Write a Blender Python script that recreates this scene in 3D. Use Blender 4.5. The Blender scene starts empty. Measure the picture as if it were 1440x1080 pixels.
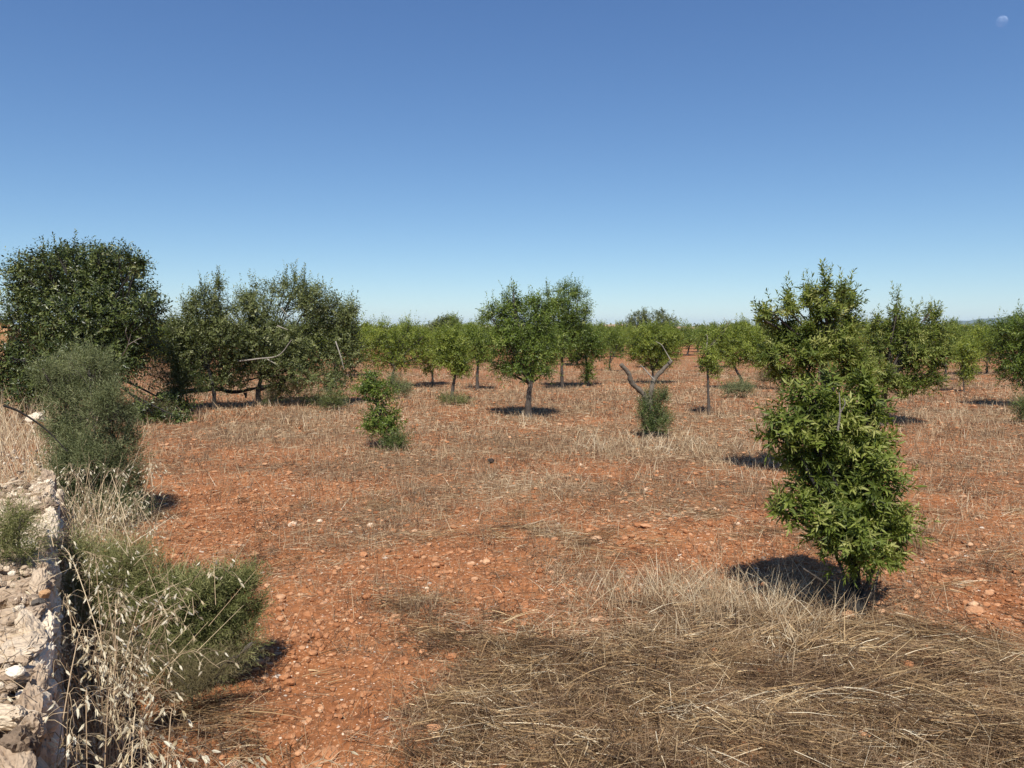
import bpy, math, numpy as np
from mathutils import Vector

# ------------------------------------------------------------------ basics
C = bpy.data.collections.new("orchard"); bpy.context.scene.collection.children.link(C)
F = 1088.0; H = 1.8; PITCH = math.radians(4.05)
cp, sp_ = math.cos(PITCH), math.sin(PITCH)
UP = np.array([0, 0, 1.0])

def ray(px, py):
    u = (px - 720) / F; v = (540 - py) / F
    return np.array([u, cp + v * sp_, -sp_ + v * cp])
def at(px, py, d):
    r = ray(px, py); return np.array([0, 0, H]) + r * (d / r[1])
def gnd(px, py, z=0.0):
    r = ray(px, py); return np.array([0, 0, H]) + r * ((z - H) / r[2])
def nrm(v):
    return v / np.maximum(np.linalg.norm(v, axis=-1, keepdims=True), 1e-9)

# ------------------------------------------------------------------ noise
def _h(ix, iy, seed):
    ix = ix.astype(np.int64).astype(np.uint64); iy = iy.astype(np.int64).astype(np.uint64)
    n = ix * np.uint64(374761393) + iy * np.uint64(668265263) + np.uint64(seed * 2654435761 % (1 << 31))
    n = (n ^ (n >> np.uint64(13))) * np.uint64(1274126177) & np.uint64(0xFFFFFFFF)
    n = (n ^ (n >> np.uint64(16))) * np.uint64(2246822519) & np.uint64(0xFFFFFFFF)
    n = n ^ (n >> np.uint64(15))
    return (n & np.uint64(0xFFFFFF)).astype(np.float64) / float(0xFFFFFF)
def vnoise(x, y, seed=0):
    x = np.asarray(x, float); y = np.asarray(y, float)
    ix = np.floor(x); iy = np.floor(y); fx = x - ix; fy = y - iy
    fx = fx * fx * (3 - 2 * fx); fy = fy * fy * (3 - 2 * fy)
    a = _h(ix, iy, seed); b = _h(ix + 1, iy, seed); c = _h(ix, iy + 1, seed); d = _h(ix + 1, iy + 1, seed)
    return (a * (1 - fx) + b * fx) * (1 - fy) + (c * (1 - fx) + d * fx) * fy
def fbm(x, y, o=4, seed=0):
    s = 0; a = .5; t = 0
    for k in range(o):
        s = s + a * vnoise(x * 2 ** k + 17.3 * k, y * 2 ** k - 9.1 * k, seed + k); t += a; a *= .5
    return s / t
def voro(x, y, seed=0):
    ix = np.floor(x); iy = np.floor(y)
    f1 = np.full(x.shape, 9.); f2 = np.full(x.shape, 9.); idv = np.zeros(x.shape)
    for di in (-1, 0, 1):
        for dj in (-1, 0, 1):
            cx = ix + di; cy = iy + dj
            px = cx + .15 + .7 * _h(cx, cy, seed); py = cy + .15 + .7 * _h(cx, cy, seed + 7)
            d = np.hypot(x - px, y - py); hid = _h(cx, cy, seed + 13)
            m = d < f1
            f2 = np.where(m, f1, np.minimum(f2, d)); idv = np.where(m, hid, idv); f1 = np.where(m, d, f1)
    return f1, f2, idv

# ------------------------------------------------------------------ masks over the field (world space)
def patch(px, py, rx, ry, a=1.0):
    c = gnd(px, py); d = c[1]
    y0 = gnd(px, py + ry)[1]; y1 = gnd(px, py - ry)[1]
    return (c[0], (y0 + y1) / 2, rx * d / F, (y1 - y0) / 2, a)
BARE = [patch(*p) for p in ((330,715,120,50,.8),(400,930,90,110,1),(290,770,70,50,.8),(660,815,100,36,1),(1375,840,95,65,1),
        (960,765,110,36,.8),(450,1030,60,60,1),(1330,950,60,30,.7),(720,890,50,26,.6),(620,780,60,30,.5),(1100,760,50,40,.6),
        (1150,690,60,20,.4),(300,650,70,14,.4))]
MAT = [patch(*p) for p in ((1040,1020,330,85,1.1),(1230,905,110,40,.5),(700,990,130,80,.6),(880,935,190,34,.8),(1390,1020,110,90,1.1),
       (640,900,90,35,.35),(1100,900,140,50,.8),(600,850,60,30,.3),(260,1040,110,60,.45),(860,1070,240,60,.9))]
GRASS = [patch(*p) for p in ((743,588,40,8,.8),(917,615,40,10,1),(635,568,30,6,.8),(545,640,50,12,.8),(1200,880,60,20,.7),(940,850,170,46,1),(1040,862,90,44,1.2),(560,725,60,60,.9),(700,695,110,30,.7),(785,800,40,60,.8),
         (930,628,120,18,1),(430,598,120,28,1),(1010,645,100,25,.7),(590,840,60,40,.7),(480,560,100,10,.5),(450,690,40,50,.5),
         (700,640,160,20,.5),(1250,830,50,40,.5),(800,560,200,18,.6),(1100,590,150,18,.6),(1350,600,100,30,.5),(1330,740,100,40,.4))]
def field(L, x, y):
    s = np.zeros(np.shape(x))
    for cx, cy, rx, ry, a in L:
        s = s + a * np.exp(-((x - cx) / rx) ** 2 * .9 - ((y - cy) / ry) ** 2 * .9)
    return s
def gz(x, y):
    x = np.asarray(x, float); y = np.asarray(y, float)
    d = np.hypot(x, y); near = np.clip((40 - d) / 30, 0, 1)
    z = .14 * (fbm(x * .16, y * .16, 3, 5) - .5) + .10 * (fbm(x * .8, y * .8, 3, 9) - .5)
    z = z + near * (.07 * (fbm(x * 3.1, y * 3.1, 4, 21) - .5) + .045 * (fbm(x * 11, y * 11, 3, 33) - .5) + .02 * (np.clip(vnoise(x * 26, y * 26, 35) - .45, 0, 1)))
    m = np.clip(field(MAT, x, y), 0, 1.2)
    z = z + m * .10 * (fbm(x * 1.9 + 3, y * 1.9, 3, 41) - .15)
    return z
def gz1(x, y): return float(gz(np.array([x]), np.array([y]))[0])

# ------------------------------------------------------------------ mesh builder
class MB:
    def __init__(s): s.v = []; s.f = {}; s.t = []; s.n = 0
    def add(s, V, faces, tone=.5):
        V = np.asarray(V, float).reshape(-1, 3)
        for k, a in faces.items():
            s.f.setdefault(k, []).append(np.asarray(a, np.int64).reshape(-1, k) + s.n)
        s.v.append(V); s.t.append(np.broadcast_to(np.asarray(tone, float), (len(V),))); s.n += len(V)
    def build(s, name, mat, parent=None, off=None, smooth=False):
        V = np.concatenate(s.v); T = np.concatenate(s.t)
        if off is not None: V = V - np.asarray(off)
        me = bpy.data.meshes.new(name)
        me.vertices.add(len(V)); me.vertices.foreach_set("co", V.astype(np.float32).ravel())
        ks = sorted(s.f); fl = [np.concatenate(s.f[k]) for k in ks]
        nl = sum(a.size for a in fl); npol = sum(len(a) for a in fl)
        me.loops.add(nl); me.polygons.add(npol)
        me.loops.foreach_set("vertex_index", np.concatenate([a.ravel() for a in fl]).astype(np.int32))
        tot = np.concatenate([np.full(len(a), k, np.int32) for k, a in zip(ks, fl)])
        me.polygons.foreach_set("loop_start", np.concatenate([[0], np.cumsum(tot)[:-1]]).astype(np.int32))
        me.update(calc_edges=True)
        me.polygons.foreach_set("use_smooth", np.full(npol, smooth))
        at_ = me.attributes.new("tone", 'FLOAT', 'POINT'); at_.data.foreach_set("value", T.astype(np.float32))
        me.materials.append(mat)
        o = bpy.data.objects.new(name, me); C.objects.link(o)
        if parent is not None: o.parent = parent
        return o

def catmull(pts, n):
    p = np.asarray(pts, float); p = np.vstack([2 * p[0] - p[1], p, 2 * p[-1] - p[-2]])
    out = []
    for i in range(1, len(p) - 2):
        t = np.linspace(0, 1, n, endpoint=False)[:, None]
        out.append(.5 * (2 * p[i] + (p[i + 1] - p[i - 1]) * t + (2 * p[i - 1] - 5 * p[i] + 4 * p[i + 1] - p[i + 2]) * t ** 2
                         + (3 * p[i] - p[i - 1] - 3 * p[i + 1] + p[i + 2]) * t ** 3))
    out.append(p[-2][None]); return np.vstack(out)
def tube(mb, pts, r0, r1, sides=7, n=5, rng=None, rough=.0, tone=.5, power=1.0, flare=0):
    q = catmull(pts, n) if len(pts) > 1 else np.asarray(pts)
    m = len(q); T = nrm(np.gradient(q, axis=0))
    ref = np.array([.31, .2, .1]) + (np.abs(T.mean(0)) < .5) * 1.0
    S = nrm(np.cross(T, nrm(ref))); B = np.cross(T, S)
    s = np.linspace(0, 1, m); r = r0 + (r1 - r0) * s ** power
    if flare: r = r * (1 + flare * np.exp(-s * 9))
    a = np.linspace(0, 2 * np.pi, sides, endpoint=False)
    rr = r[:, None] * np.ones(sides)
    if rng is not None and rough: rr = rr * (1 + rough * rng.normal(size=(m, sides)))
    V = q[:, None] + rr[..., None] * (np.cos(a)[None, :, None] * S[:, None] + np.sin(a)[None, :, None] * B[:, None])
    i = np.arange(m - 1)[:, None] * sides + np.arange(sides)[None]
    j = np.arange(m - 1)[:, None] * sides + (np.arange(sides)[None] + 1) % sides
    mb.add(V.reshape(-1, 3), {4: np.stack([i, j, j + sides, i + sides], -1).reshape(-1, 4),
                              sides: np.array([list(range((m - 1) * sides, m * sides))])}, tone)

LANCE = (np.array([(0,0,0),(.3,-.5,.14),(.3,0,0),(.3,.5,.14),(.68,-.36,.1),(.68,0,0),(.68,.36,.1),(1,0,0)]),
         {3: [(0,2,1),(0,3,2),(4,5,7),(5,6,7)], 4: [(1,2,5,4),(2,3,6,5)]})
DIAM = (np.array([(0,0,0),(.45,-.5,.16),(.45,.5,.16),(1,0,0)]), {3: [(0,3,1),(0,2,3)]})
def scatter(mb, tpl, P, A, N, L, W, tone, curl=-.12):
    t, f = tpl; n = len(P); k = len(t)
    A = nrm(A); S = nrm(np.cross(A, N)); N = np.cross(S, A)
    L = np.broadcast_to(L, (n,)); W = np.broadcast_to(W, (n,))
    V = (P[:, None] + A[:, None] * (t[:, 0][None, :, None] * L[:, None, None])
         + S[:, None] * (t[:, 1][None, :, None] * W[:, None, None])
         + N[:, None] * (t[:, 2][None, :, None] * W[:, None, None] + (curl * t[:, 0] ** 2)[None, :, None] * L[:, None, None]))
    base = (np.arange(n) * k)[:, None, None]
    mb.add(V.reshape(-1, 3), {kk: (np.array(a)[None] + base).reshape(-1, kk) for kk, a in f.items()}, np.repeat(np.broadcast_to(tone, (n,)), k))
def ribbons(mb, P, A, L, W, tone, rng, bend=.2, segs=2, down=None):
    n = len(P); A = nrm(A); L = np.broadcast_to(L, (n,)); W = np.broadcast_to(W, (n,)); bend = np.broadcast_to(bend, (n,))
    R = rng.normal(size=(n, 3)); S = nrm(np.cross(A, R))
    B = np.cross(A, S) * .6 * rng.normal(size=(n, 1)) + np.array([0, 0, -1.0])
    rows = []
    for s in np.linspace(0, 1, segs + 1):
        c = P + A * (L * s)[:, None] + B * (bend * L * s * s)[:, None]
        w = (W * (1 - .75 * s) * .5)[:, None]
        rows += [c - S * w, c + S * w]
    k = 2 * (segs + 1); V = np.stack(rows, 1)
    q = np.array([(2 * i, 2 * i + 1, 2 * i + 3, 2 * i + 2) for i in range(segs)])
    mb.add(V.reshape(-1, 3), {4: (q[None] + (np.arange(n) * k)[:, None, None]).reshape(-1, 4)}, np.repeat(np.broadcast_to(tone, (n,)), k))

# ------------------------------------------------------------------ materials
def newmat(name):
    m = bpy.data.materials.new(name); m.use_nodes = True; nt = m.node_tree; nt.nodes.clear()
    out = nt.nodes.new("ShaderNodeOutputMaterial"); return m, nt, out
def nd(nt, t, **kw):
    n = nt.nodes.new(t)
    for k, v in kw.items():
        if k in n.inputs: n.inputs[k].default_value = v
        else: setattr(n, k, v)
    return n
def ramp(nt, stops, interp='LINEAR'):
    r = nt.nodes.new("ShaderNodeValToRGB"); r.color_ramp.interpolation = interp; e = r.color_ramp.elements
    while len(e) < len(stops): e.new(.5)
    for i, (p, c) in enumerate(stops):
        e[i].position = p; e[i].color = (*c, 1)
    return r
def leafmat(name, stops, trans=.3, rough=.45, spec=.4, tc=(1.25, 1.3, .6)):
    m, nt, out = newmat(name)
    a = nd(nt, "ShaderNodeAttribute", attribute_name="tone"); r = ramp(nt, stops)
    nt.links.new(a.outputs["Fac"], r.inputs["Fac"])
    b = nd(nt, "ShaderNodeBsdfPrincipled"); b.inputs["Roughness"].default_value = rough
    b.inputs["Specular IOR Level"].default_value = spec
    nt.links.new(r.outputs["Color"], b.inputs["Base Color"])
    t = nd(nt, "ShaderNodeBsdfTranslucent")
    mu = nd(nt, "ShaderNodeMix", data_type='RGBA', blend_type='MULTIPLY'); mu.inputs["Factor"].default_value = 1
    nt.links.new(r.outputs["Color"], mu.inputs["A"]); mu.inputs["B"].default_value = (*tc, 1)
    nt.links.new(mu.outputs["Result"], t.inputs["Color"])
    mx = nd(nt, "ShaderNodeMixShader"); mx.inputs["Fac"].default_value = trans
    nt.links.new(b.outputs[0], mx.inputs[1]); nt.links.new(t.outputs[0], mx.inputs[2]); nt.links.new(mx.outputs[0], out.inputs[0])
    return m
def rockmat(name, stops, scale=18, bump=.5, rough=.92, useattr=True, dist=.01):
    m, nt, out = newmat(name)
    g = nd(nt, "ShaderNodeNewGeometry")
    n1 = nd(nt, "ShaderNodeTexNoise"); n1.inputs["Scale"].default_value = scale; n1.inputs["Detail"].default_value = 6; n1.inputs["Roughness"].default_value = .65
    tc = nd(nt, "ShaderNodeTexCoord"); nt.links.new(tc.outputs["Object"], n1.inputs["Vector"])
    r = ramp(nt, stops)
    if useattr:
        a = nd(nt, "ShaderNodeAttribute", attribute_name="tone")
        s = nd(nt, "ShaderNodeMath", operation='MULTIPLY_ADD'); nt.links.new(n1.outputs["Fac"], s.inputs[0]); s.inputs[1].default_value = .7
        nt.links.new(a.outputs["Fac"], s.inputs[2])
        s2 = nd(nt, "ShaderNodeMath", operation='SUBTRACT'); nt.links.new(s.outputs[0], s2.inputs[0]); s2.inputs[1].default_value = .35
        nt.links.new(s2.outputs[0], r.inputs["Fac"])
    else: nt.links.new(n1.outputs["Fac"], r.inputs["Fac"])
    b = nd(nt, "ShaderNodeBsdfPrincipled"); b.inputs["Roughness"].default_value = rough; b.inputs["Specular IOR Level"].default_value = .2
    nt.links.new(r.outputs["Color"], b.inputs["Base Color"])
    n2 = nd(nt, "ShaderNodeTexNoise"); n2.inputs["Scale"].default_value = scale * 3.3; n2.inputs["Detail"].default_value = 5
    nt.links.new(tc.outputs["Object"], n2.inputs["Vector"])
    bp = nd(nt, "ShaderNodeBump"); bp.inputs["Strength"].default_value = bump; bp.inputs["Distance"].default_value = dist
    nt.links.new(n2.outputs["Fac"], bp.inputs["Height"]); nt.links.new(bp.outputs[0], b.inputs["Normal"])
    nt.links.new(b.outputs[0], out.inputs[0]); return m

M = {}
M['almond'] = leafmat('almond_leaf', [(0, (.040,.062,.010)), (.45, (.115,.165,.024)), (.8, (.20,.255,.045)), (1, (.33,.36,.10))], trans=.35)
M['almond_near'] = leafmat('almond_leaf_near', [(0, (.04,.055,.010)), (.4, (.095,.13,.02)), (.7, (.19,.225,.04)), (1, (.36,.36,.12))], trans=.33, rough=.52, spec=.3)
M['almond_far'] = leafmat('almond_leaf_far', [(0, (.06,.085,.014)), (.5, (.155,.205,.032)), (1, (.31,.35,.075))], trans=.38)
M['almond_yellow'] = leafmat('almond_leaf_yellow', [(0, (.075,.10,.015)), (.5, (.19,.235,.034)), (1, (.37,.39,.08))], trans=.38)
M['carob'] = leafmat('carob_leaf', [(0, (.016,.026,.006)), (.5, (.052,.072,.016)), (.85, (.12,.145,.034)), (1, (.21,.22,.08))], trans=.15, rough=.4)
M['oldtree'] = leafmat('old_tree_leaf', [(0, (.035,.047,.014)), (.5, (.125,.145,.045)), (.85, (.23,.25,.09)), (1, (.36,.37,.20))], trans=.3)
M['feather'] = leafmat('feather_foliage', [(0, (.06,.072,.03)), (.5, (.165,.185,.085)), (1, (.34,.35,.19))], trans=.2, rough=.7, spec=.15)
M['herb'] = leafmat('green_herb', [(0, (.06,.072,.022)), (.5, (.165,.175,.06)), (1, (.34,.32,.15))], trans=.2, rough=.7, spec=.15)
M['ivy'] = leafmat('sucker_leaf', [(0, (.03,.045,.012)), (.5, (.09,.12,.03)), (1, (.19,.22,.07))], trans=.2)
M['reed'] = leafmat('reed_leaf', [(0, (.06,.05,.025)), (.5, (.12,.10,.045)), (1, (.22,.18,.09))], trans=.2, rough=.7)
M['straw'] = leafmat('dry_straw', [(0, (.10,.06,.036)), (.3, (.28,.185,.11)), (.6, (.47,.34,.205)), (.85, (.62,.49,.31)), (1, (.76,.66,.48))], trans=.18, rough=.6, spec=.25, tc=(1, .95, .8))
M['mat'] = leafmat('mown_straw', [(0, (.05,.027,.015)), (.35, (.165,.098,.05)), (.62, (.36,.23,.112)), (.86, (.60,.44,.24)), (1, (.76,.65,.46))], trans=.15, rough=.6, spec=.25, tc=(1, .95, .8))
M['oat'] = leafmat('oat_husk', [(0, (.32,.235,.12)), (.5, (.56,.46,.28)), (1, (.78,.72,.56))], trans=.3, rough=.45, spec=.4, tc=(1, .95, .8))
M['weed'] = leafmat('dead_weed', [(0, (.05,.028,.02)), (.5, (.12,.07,.045)), (1, (.26,.18,.11))], trans=.1, rough=.8, spec=.1, tc=(1, .9, .8))
M['bark'] = rockmat('bark', [(0, (.025,.020,.017)), (.5, (.085,.07,.058)), (1, (.20,.175,.145))], scale=22, bump=.9)
M['bark_dark'] = rockmat('dark_bark', [(0, (.012,.011,.010)), (.6, (.045,.04,.035)), (1, (.12,.11,.095))], scale=22, bump=.9)
M['bark_pale'] = rockmat('pale_bark', [(0, (.04,.03,.024)), (.5, (.14,.115,.088)), (1, (.30,.26,.20))], scale=16, bump=.9)
M['deadwood'] = rockmat('dead_wood', [(0, (.14,.12,.10)), (.5, (.28,.25,.21)), (1, (.45,.42,.37))], scale=30, bump=.4)
M['gravel'] = rockmat('gravel_stone', [(0, (.20,.075,.03)), (.4, (.36,.155,.068)), (.7, (.49,.265,.14)), (.92, (.60,.40,.25)), (1, (.68,.54,.40))], scale=30, bump=.4)
M['wall'] = rockmat('wall_limestone', [(0, (.10,.07,.048)), (.3, (.30,.215,.145)), (.6, (.52,.41,.29)), (1, (.72,.62,.48))], scale=9, bump=.9, dist=.02)
M['hut'] = rockmat('ochre_stone', [(0, (.22,.11,.05)), (.5, (.48,.28,.14)), (1, (.62,.43,.26))], scale=4, bump=.8, dist=.03)
M['clod'] = rockmat('dark_clod', [(0, (.02,.015,.012)), (1, (.07,.05,.04))], scale=20)

# ground -----------------------------------------------------------------
def ground_material():
    m, nt, out = newmat('red_soil'); lk = nt.links.new
    g = nd(nt, "ShaderNodeNewGeometry"); pos = g.outputs["Position"]
    def noise(sc, det=5, ro=.6, vec=pos):
        n = nd(nt, "ShaderNodeTexNoise"); n.inputs["Scale"].default_value = sc; n.inputs["Detail"].default_value = det; n.inputs["Roughness"].default_value = ro
        lk(vec, n.inputs["Vector"]); return n.outputs["Fac"]
    def mix(f, a, b, bt='MIX'):
        x = nd(nt, "ShaderNodeMix", data_type='RGBA', blend_type=bt)
        for s, v in (("Factor", f), ("A", a), ("B", b)):
            if isinstance(v, (int, float)): x.inputs[s].default_value = v
            elif isinstance(v, tuple): x.inputs[s].default_value = (*v, 1)
            else: lk(v, x.inputs[s])
        return x.outputs["Result"]
    def mrange(v, a, b, c=0, d=1):
        x = nd(nt, "ShaderNodeMapRange"); lk(v, x.inputs[0])
        for i, q in enumerate((a, b, c, d)): x.inputs[i + 1].default_value = q
        return x.outputs[0]
    def mth(op, a, b):
        x = nd(nt, "ShaderNodeMath", operation=op)
        for i, v in enumerate((a, b)):
            if isinstance(v, (int, float)): x.inputs[i].default_value = v
            else: lk(v, x.inputs[i])
        return x.outputs[0]
    soil = mix(mrange(noise(1.3, 6), .35, .65), (.31,.117,.044), (.45,.195,.080))
    soil = mix(mrange(noise(30, 4, .7), .35, .7), soil, (.165,.066,.029))
    hgt = noise(26, 6, .65)
    col = soil
    peb_h = None
    for sc, th in ((14, .72), (34, .62), (75, .5)):
        v = nd(nt, "ShaderNodeTexVoronoi"); v.inputs["Scale"].default_value = sc; lk(pos, v.inputs["Vector"])
        sx = nd(nt, "ShaderNodeSeparateColor"); lk(v.outputs["Color"], sx.inputs[0])
        inside = mth('MULTIPLY', mrange(v.outputs["Distance"], .34, .24), mrange(sx.outputs[0], th, th + .02))
        pc = mix(sx.outputs[1], (.36,.145,.065), (.60,.36,.21))
        pc = mix(mrange(sx.outputs[2], .85, .95), pc, (.68,.56,.44))
        col = mix(inside, col, pc)
        h = mth('MULTIPLY', inside, .5 * 14 / sc)
        peb_h = h if peb_h is None else mth('ADD', peb_h, h)
    at_ = nd(nt, "ShaderNodeAttribute", attribute_name="tone")
    # fine broken straw lying on the soil
    mp = nd(nt, "ShaderNodeMapping"); mp.inputs["Scale"].default_value = (1, 3.2, 1); mp.inputs["Rotation"].default_value = (0, 0, .5); lk(pos, mp.inputs["Vector"])
    mp2 = nd(nt, "ShaderNodeMapping"); mp2.inputs["Scale"].default_value = (3.2, 1, 1); mp2.inputs["Rotation"].default_value = (0, 0, .2); lk(pos, mp2.inputs["Vector"])
    s1 = noise(22, 3, .7, mp.outputs[0]); s2 = noise(26, 3, .7, mp2.outputs[0])
    st = mth('MAXIMUM', s1, s2)
    thr = mth('SUBTRACT', st, mrange(at_.outputs["Fac"], 0, 1, .72, .45))
    sm = mrange(thr, 0, .06)
    sc_ = mix(mrange(noise(60, 3), .35, .65), (.11,.06,.034), (.42,.28,.15))
    big = mix(mrange(noise(7, 4), .4, .65), sc_, (.20,.115,.06))
    col = mix(mth('MULTIPLY', sm, .9), col, big)
    b = nd(nt, "ShaderNodeBsdfPrincipled"); b.inputs["Roughness"].default_value = .95; b.inputs["Specular IOR Level"].default_value = .1
    lk(col, b.inputs["Base Color"])
    hh = mth('ADD', mth('ADD', hgt, peb_h), mth('MULTIPLY', sm, .25))
    bp = nd(nt, "ShaderNodeBump"); bp.inputs["Strength"].default_value = .85; bp.inputs["Distance"].default_value = .02
    lk(hh, bp.inputs["Height"]); lk(bp.outputs[0], b.inputs["Normal"]); lk(b.outputs[0], out.inputs[0])
    return m
def litter(x, y):
    v = .26 + .60 * np.clip((fbm(x * .7, y * .7, 4, 61) - .3) * 2.2, 0, 1) + .25 * (fbm(x * 3, y * 3, 2, 66) - .5)
    v = v + .6 * field(MAT, x, y) + .35 * field(GRASS, x, y) - .62 * field(BARE, x, y)
    d = np.hypot(x, y); v = v + .06 * np.clip((d - 9) / 10, 0, 1)
    return np.clip(v, .02, 1)
rad = np.concatenate([np.geomspace(.35, 60, 640), np.geomspace(62, 9000, 70)])
ang = np.radians(np.concatenate([np.arange(-180, -52, 4), np.arange(-52, 52, .2), np.arange(52, 180, 4)]))
R_, A_ = np.meshgrid(rad, ang, indexing='ij')
X_ = R_ * np.sin(A_); Y_ = R_ * np.cos(A_); Z_ = gz(X_, Y_)
nr, na = R_.shape
i = np.arange(nr - 1)[:, None] * na + np.arange(na)[None]; j = np.arange(nr - 1)[:, None] * na + (np.arange(na)[None] + 1) % na
mb = MB(); V = np.stack([X_, Y_, Z_], -1).reshape(-1, 3)
cen = len(V); V = np.vstack([V, [[0, 0, float(Z_[0].mean())]]])
tn = np.append(litter(X_, Y_).ravel(), .3)
mb.add(V, {4: np.stack([i, i + na, j + na, j], -1).reshape(-1, 4)[:, ::-1], 3: np.stack([np.arange(na), (np.arange(na) + 1) % na, np.full(na, cen)], -1)[:, ::-1]}, tn)
go = mb.build('ground', ground_material(), smooth=True); go['kind'] = 'structure'

# ------------------------------------------------------------------ things
def tag(o, label=None, cat=None, group=None, kind=None):
    if label: o['label'] = label
    if cat: o['category'] = cat
    if group: o['group'] = group
    if kind: o['kind'] = kind
    return o
def empty(name, loc):
    o = bpy.data.objects.new(name, None); o.empty_display_size = .2; C.objects.link(o); o.location = loc; return o

def shoots_from(blobs, N, rng, clump=.33, shell=.6, up=.6, per=9):
    """blobs: list of (centre, radii). returns shoot bases, directions, clump centres, blob ids"""
    vol = np.array([(r[0] * r[1] * r[2]) ** (2 / 3) for _, r in blobs]); vol /= vol.sum()
    Bs, Ds, cl, Ts = [], [], [], []
    for k, (c, r) in enumerate(blobs):
        n = max(14, int(N * vol[k])); K = max(3, n // per)
        d = nrm(rng.normal(size=(K, 3))); rr = (shell + (1 - shell) * rng.random(K)) ** .7
        rr = np.where(rng.random(K) < .25, rr * .5, rr)
        cc = c + d * rr[:, None] * r
        w = rng.integers(0, K, n); g = rng.normal(size=(n, 3)) * clump
        b = cc[w] + g * r * .8
        o = nrm((b - c) / r); D = nrm(o * .55 + nrm(g) * .75 + UP * up + rng.normal(size=(n, 3)) * .25); Ts.append(rng.normal(size=K)[w] * .13)
        Bs.append(b); Ds.append(D); cl.append((k, cc))
    return np.vstack(Bs), np.vstack(Ds), cl, np.concatenate(Ts)

def foliage(mb, B, D, rng, tpl, m, SL, L, W, tbase=.45, tvar=.18, droop=.18, a0=75, a1=35, tipyoung=.15):
    n = len(B); SLr = SL * (.6 + .8 * rng.random(n)); ph = rng.random(n) * 6.28
    R = nrm(np.cross(D, rng.normal(size=(n, 3)))); Q = np.cross(D, R)
    st = np.clip(tbase + rng.normal(size=n) * tvar, 0, 1)
    Ps, As, Ns, Ls, Ts = [], [], [], [], []
    for k in range(m):
        t = (k + .6) / m
        th = ph + 2.4 * k + rng.normal(size=n) * .25
        rad_ = np.cos(th)[:, None] * R + np.sin(th)[:, None] * Q
        al = np.radians(a0 + (a1 - a0) * t + rng.normal(size=n) * 10)
        A = D * np.cos(al)[:, None] + rad_ * np.sin(al)[:, None] - UP * droop
        Ps.append(B + D * (SLr * t)[:, None]); As.append(A)
        Ns.append(nrm(D * np.sin(al)[:, None] - rad_ * np.cos(al)[:, None] + rng.normal(size=(n, 3)) * .25))
        Ls.append(L * (.5 + .75 * rng.random(n)) * (1 - .25 * t)); Ts.append(np.clip(st + tipyoung * (t - .4) + rng.normal(size=n) * .09, 0, 1))
    Ls = np.concatenate(Ls)
    scatter(mb, tpl, np.vstack(Ps), np.vstack(As), np.vstack(Ns), Ls, Ls * W, np.concatenate(Ts))

def build_tree(name, label, cat, base, trunk, blobs, seed, N=300, m=9, SL=.2, L=.075, W=.28, tpl=DIAM, leaf='almond', bark='bark', r0=.05,
               group=None, up=.6, per=13, clump=.27, tbase=.45, tvar=.18, sides=7, twigs=True, a0=75, a1=35, crown='crown', stem='trunk', droop=.18, limbs=True, dens=2.0, leaders=0):
    rng = np.random.default_rng(seed); N = int(N * dens)
    root = tag(empty(name, base), label, cat, group)
    base = np.asarray(base, float)
    tb = MB(); fork = trunk[-1]
    tube(tb, trunk, r0, r0 * .62, sides, 7, rng, .10, flare=.35)
    blobs = [(c, np.maximum(r - .3 * SL, .45 * r)) for c, r in blobs]
    B, D, cl, ct = shoots_from(blobs, N, rng, clump=clump, up=up, per=per)
    if limbs:
        for k, cc in cl:
            c, r = blobs[k]
            mid = fork * .5 + c * .5 + rng.normal(size=3) * .05 * np.linalg.norm(c - fork) + UP * .05 * np.linalg.norm(c - fork)
            s = min(1, (np.mean(r) / max(np.mean([np.mean(q[1]) for q in blobs]), 1e-6)))
            tube(tb, [fork, mid, c + UP * .3 * r[2]], r0 * .42 * s + .003, .004 + r0 * .08, 5, 4, rng, .05)
            if twigs:
                for q in cc[:14]:
                    a = mid * .35 + c * .65
                    tube(tb, [a, (a + q) / 2 + rng.normal(size=3) * .1 * np.linalg.norm(a - q), q], .0035 + r0 * .06, .002, 3, 2)
    tb.build(stem, M[bark], root, base, smooth=True)
    fb = MB(); foliage(fb, B, D, rng, tpl, m, SL, L, W, tbase=tbase + ct, tvar=tvar, a0=a0, a1=a1, droop=droop)
    if leaders:                                          # long upright shoots breaking the outline
        tp = np.array([c[2] + r[2] for c, r in blobs]); pr = np.clip((tp - tp.min()) / (tp.max() - tp.min() + 1e-6), .05, 1) ** 1.5; w = rng.choice(len(blobs), leaders, p=pr / pr.sum())
        cb = np.array([blobs[k][0] for k in w]); rb = np.array([blobs[k][1] for k in w]); o = rng.uniform(-.85, .85, (leaders, 2))
        B2 = cb + np.column_stack([o, .55 * np.sqrt(np.clip(1 - (o ** 2).sum(1), 0.05, 1))]) * rb; D2 = nrm(UP + rng.normal(size=(leaders, 3)) * .18)
        foliage(fb, B2, D2, rng, tpl, m * 2, SL * 1.7, L, W, tbase=tbase + .1, tvar=.12, a0=65, a1=30, droop=.12)
    fb.build(crown, M[leaf], root, base)
    return root
def px_blobs(blobs, d, rng, jit=.35):
    out = []
    mx = max(b[0] for b in blobs); mn = min(b[0] for b in blobs); spread = (mx - mn) * d / F * .5
    for b in blobs:
        s = d / F; off = b[4] if len(b) > 4 else rng.uniform(-jit, jit) * spread
        c = at(b[0], b[1], d + off); out.append((c, np.array([b[2] * s, (b[2] + b[3]) * .5 * s, b[3] * s])))
    return out
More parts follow.
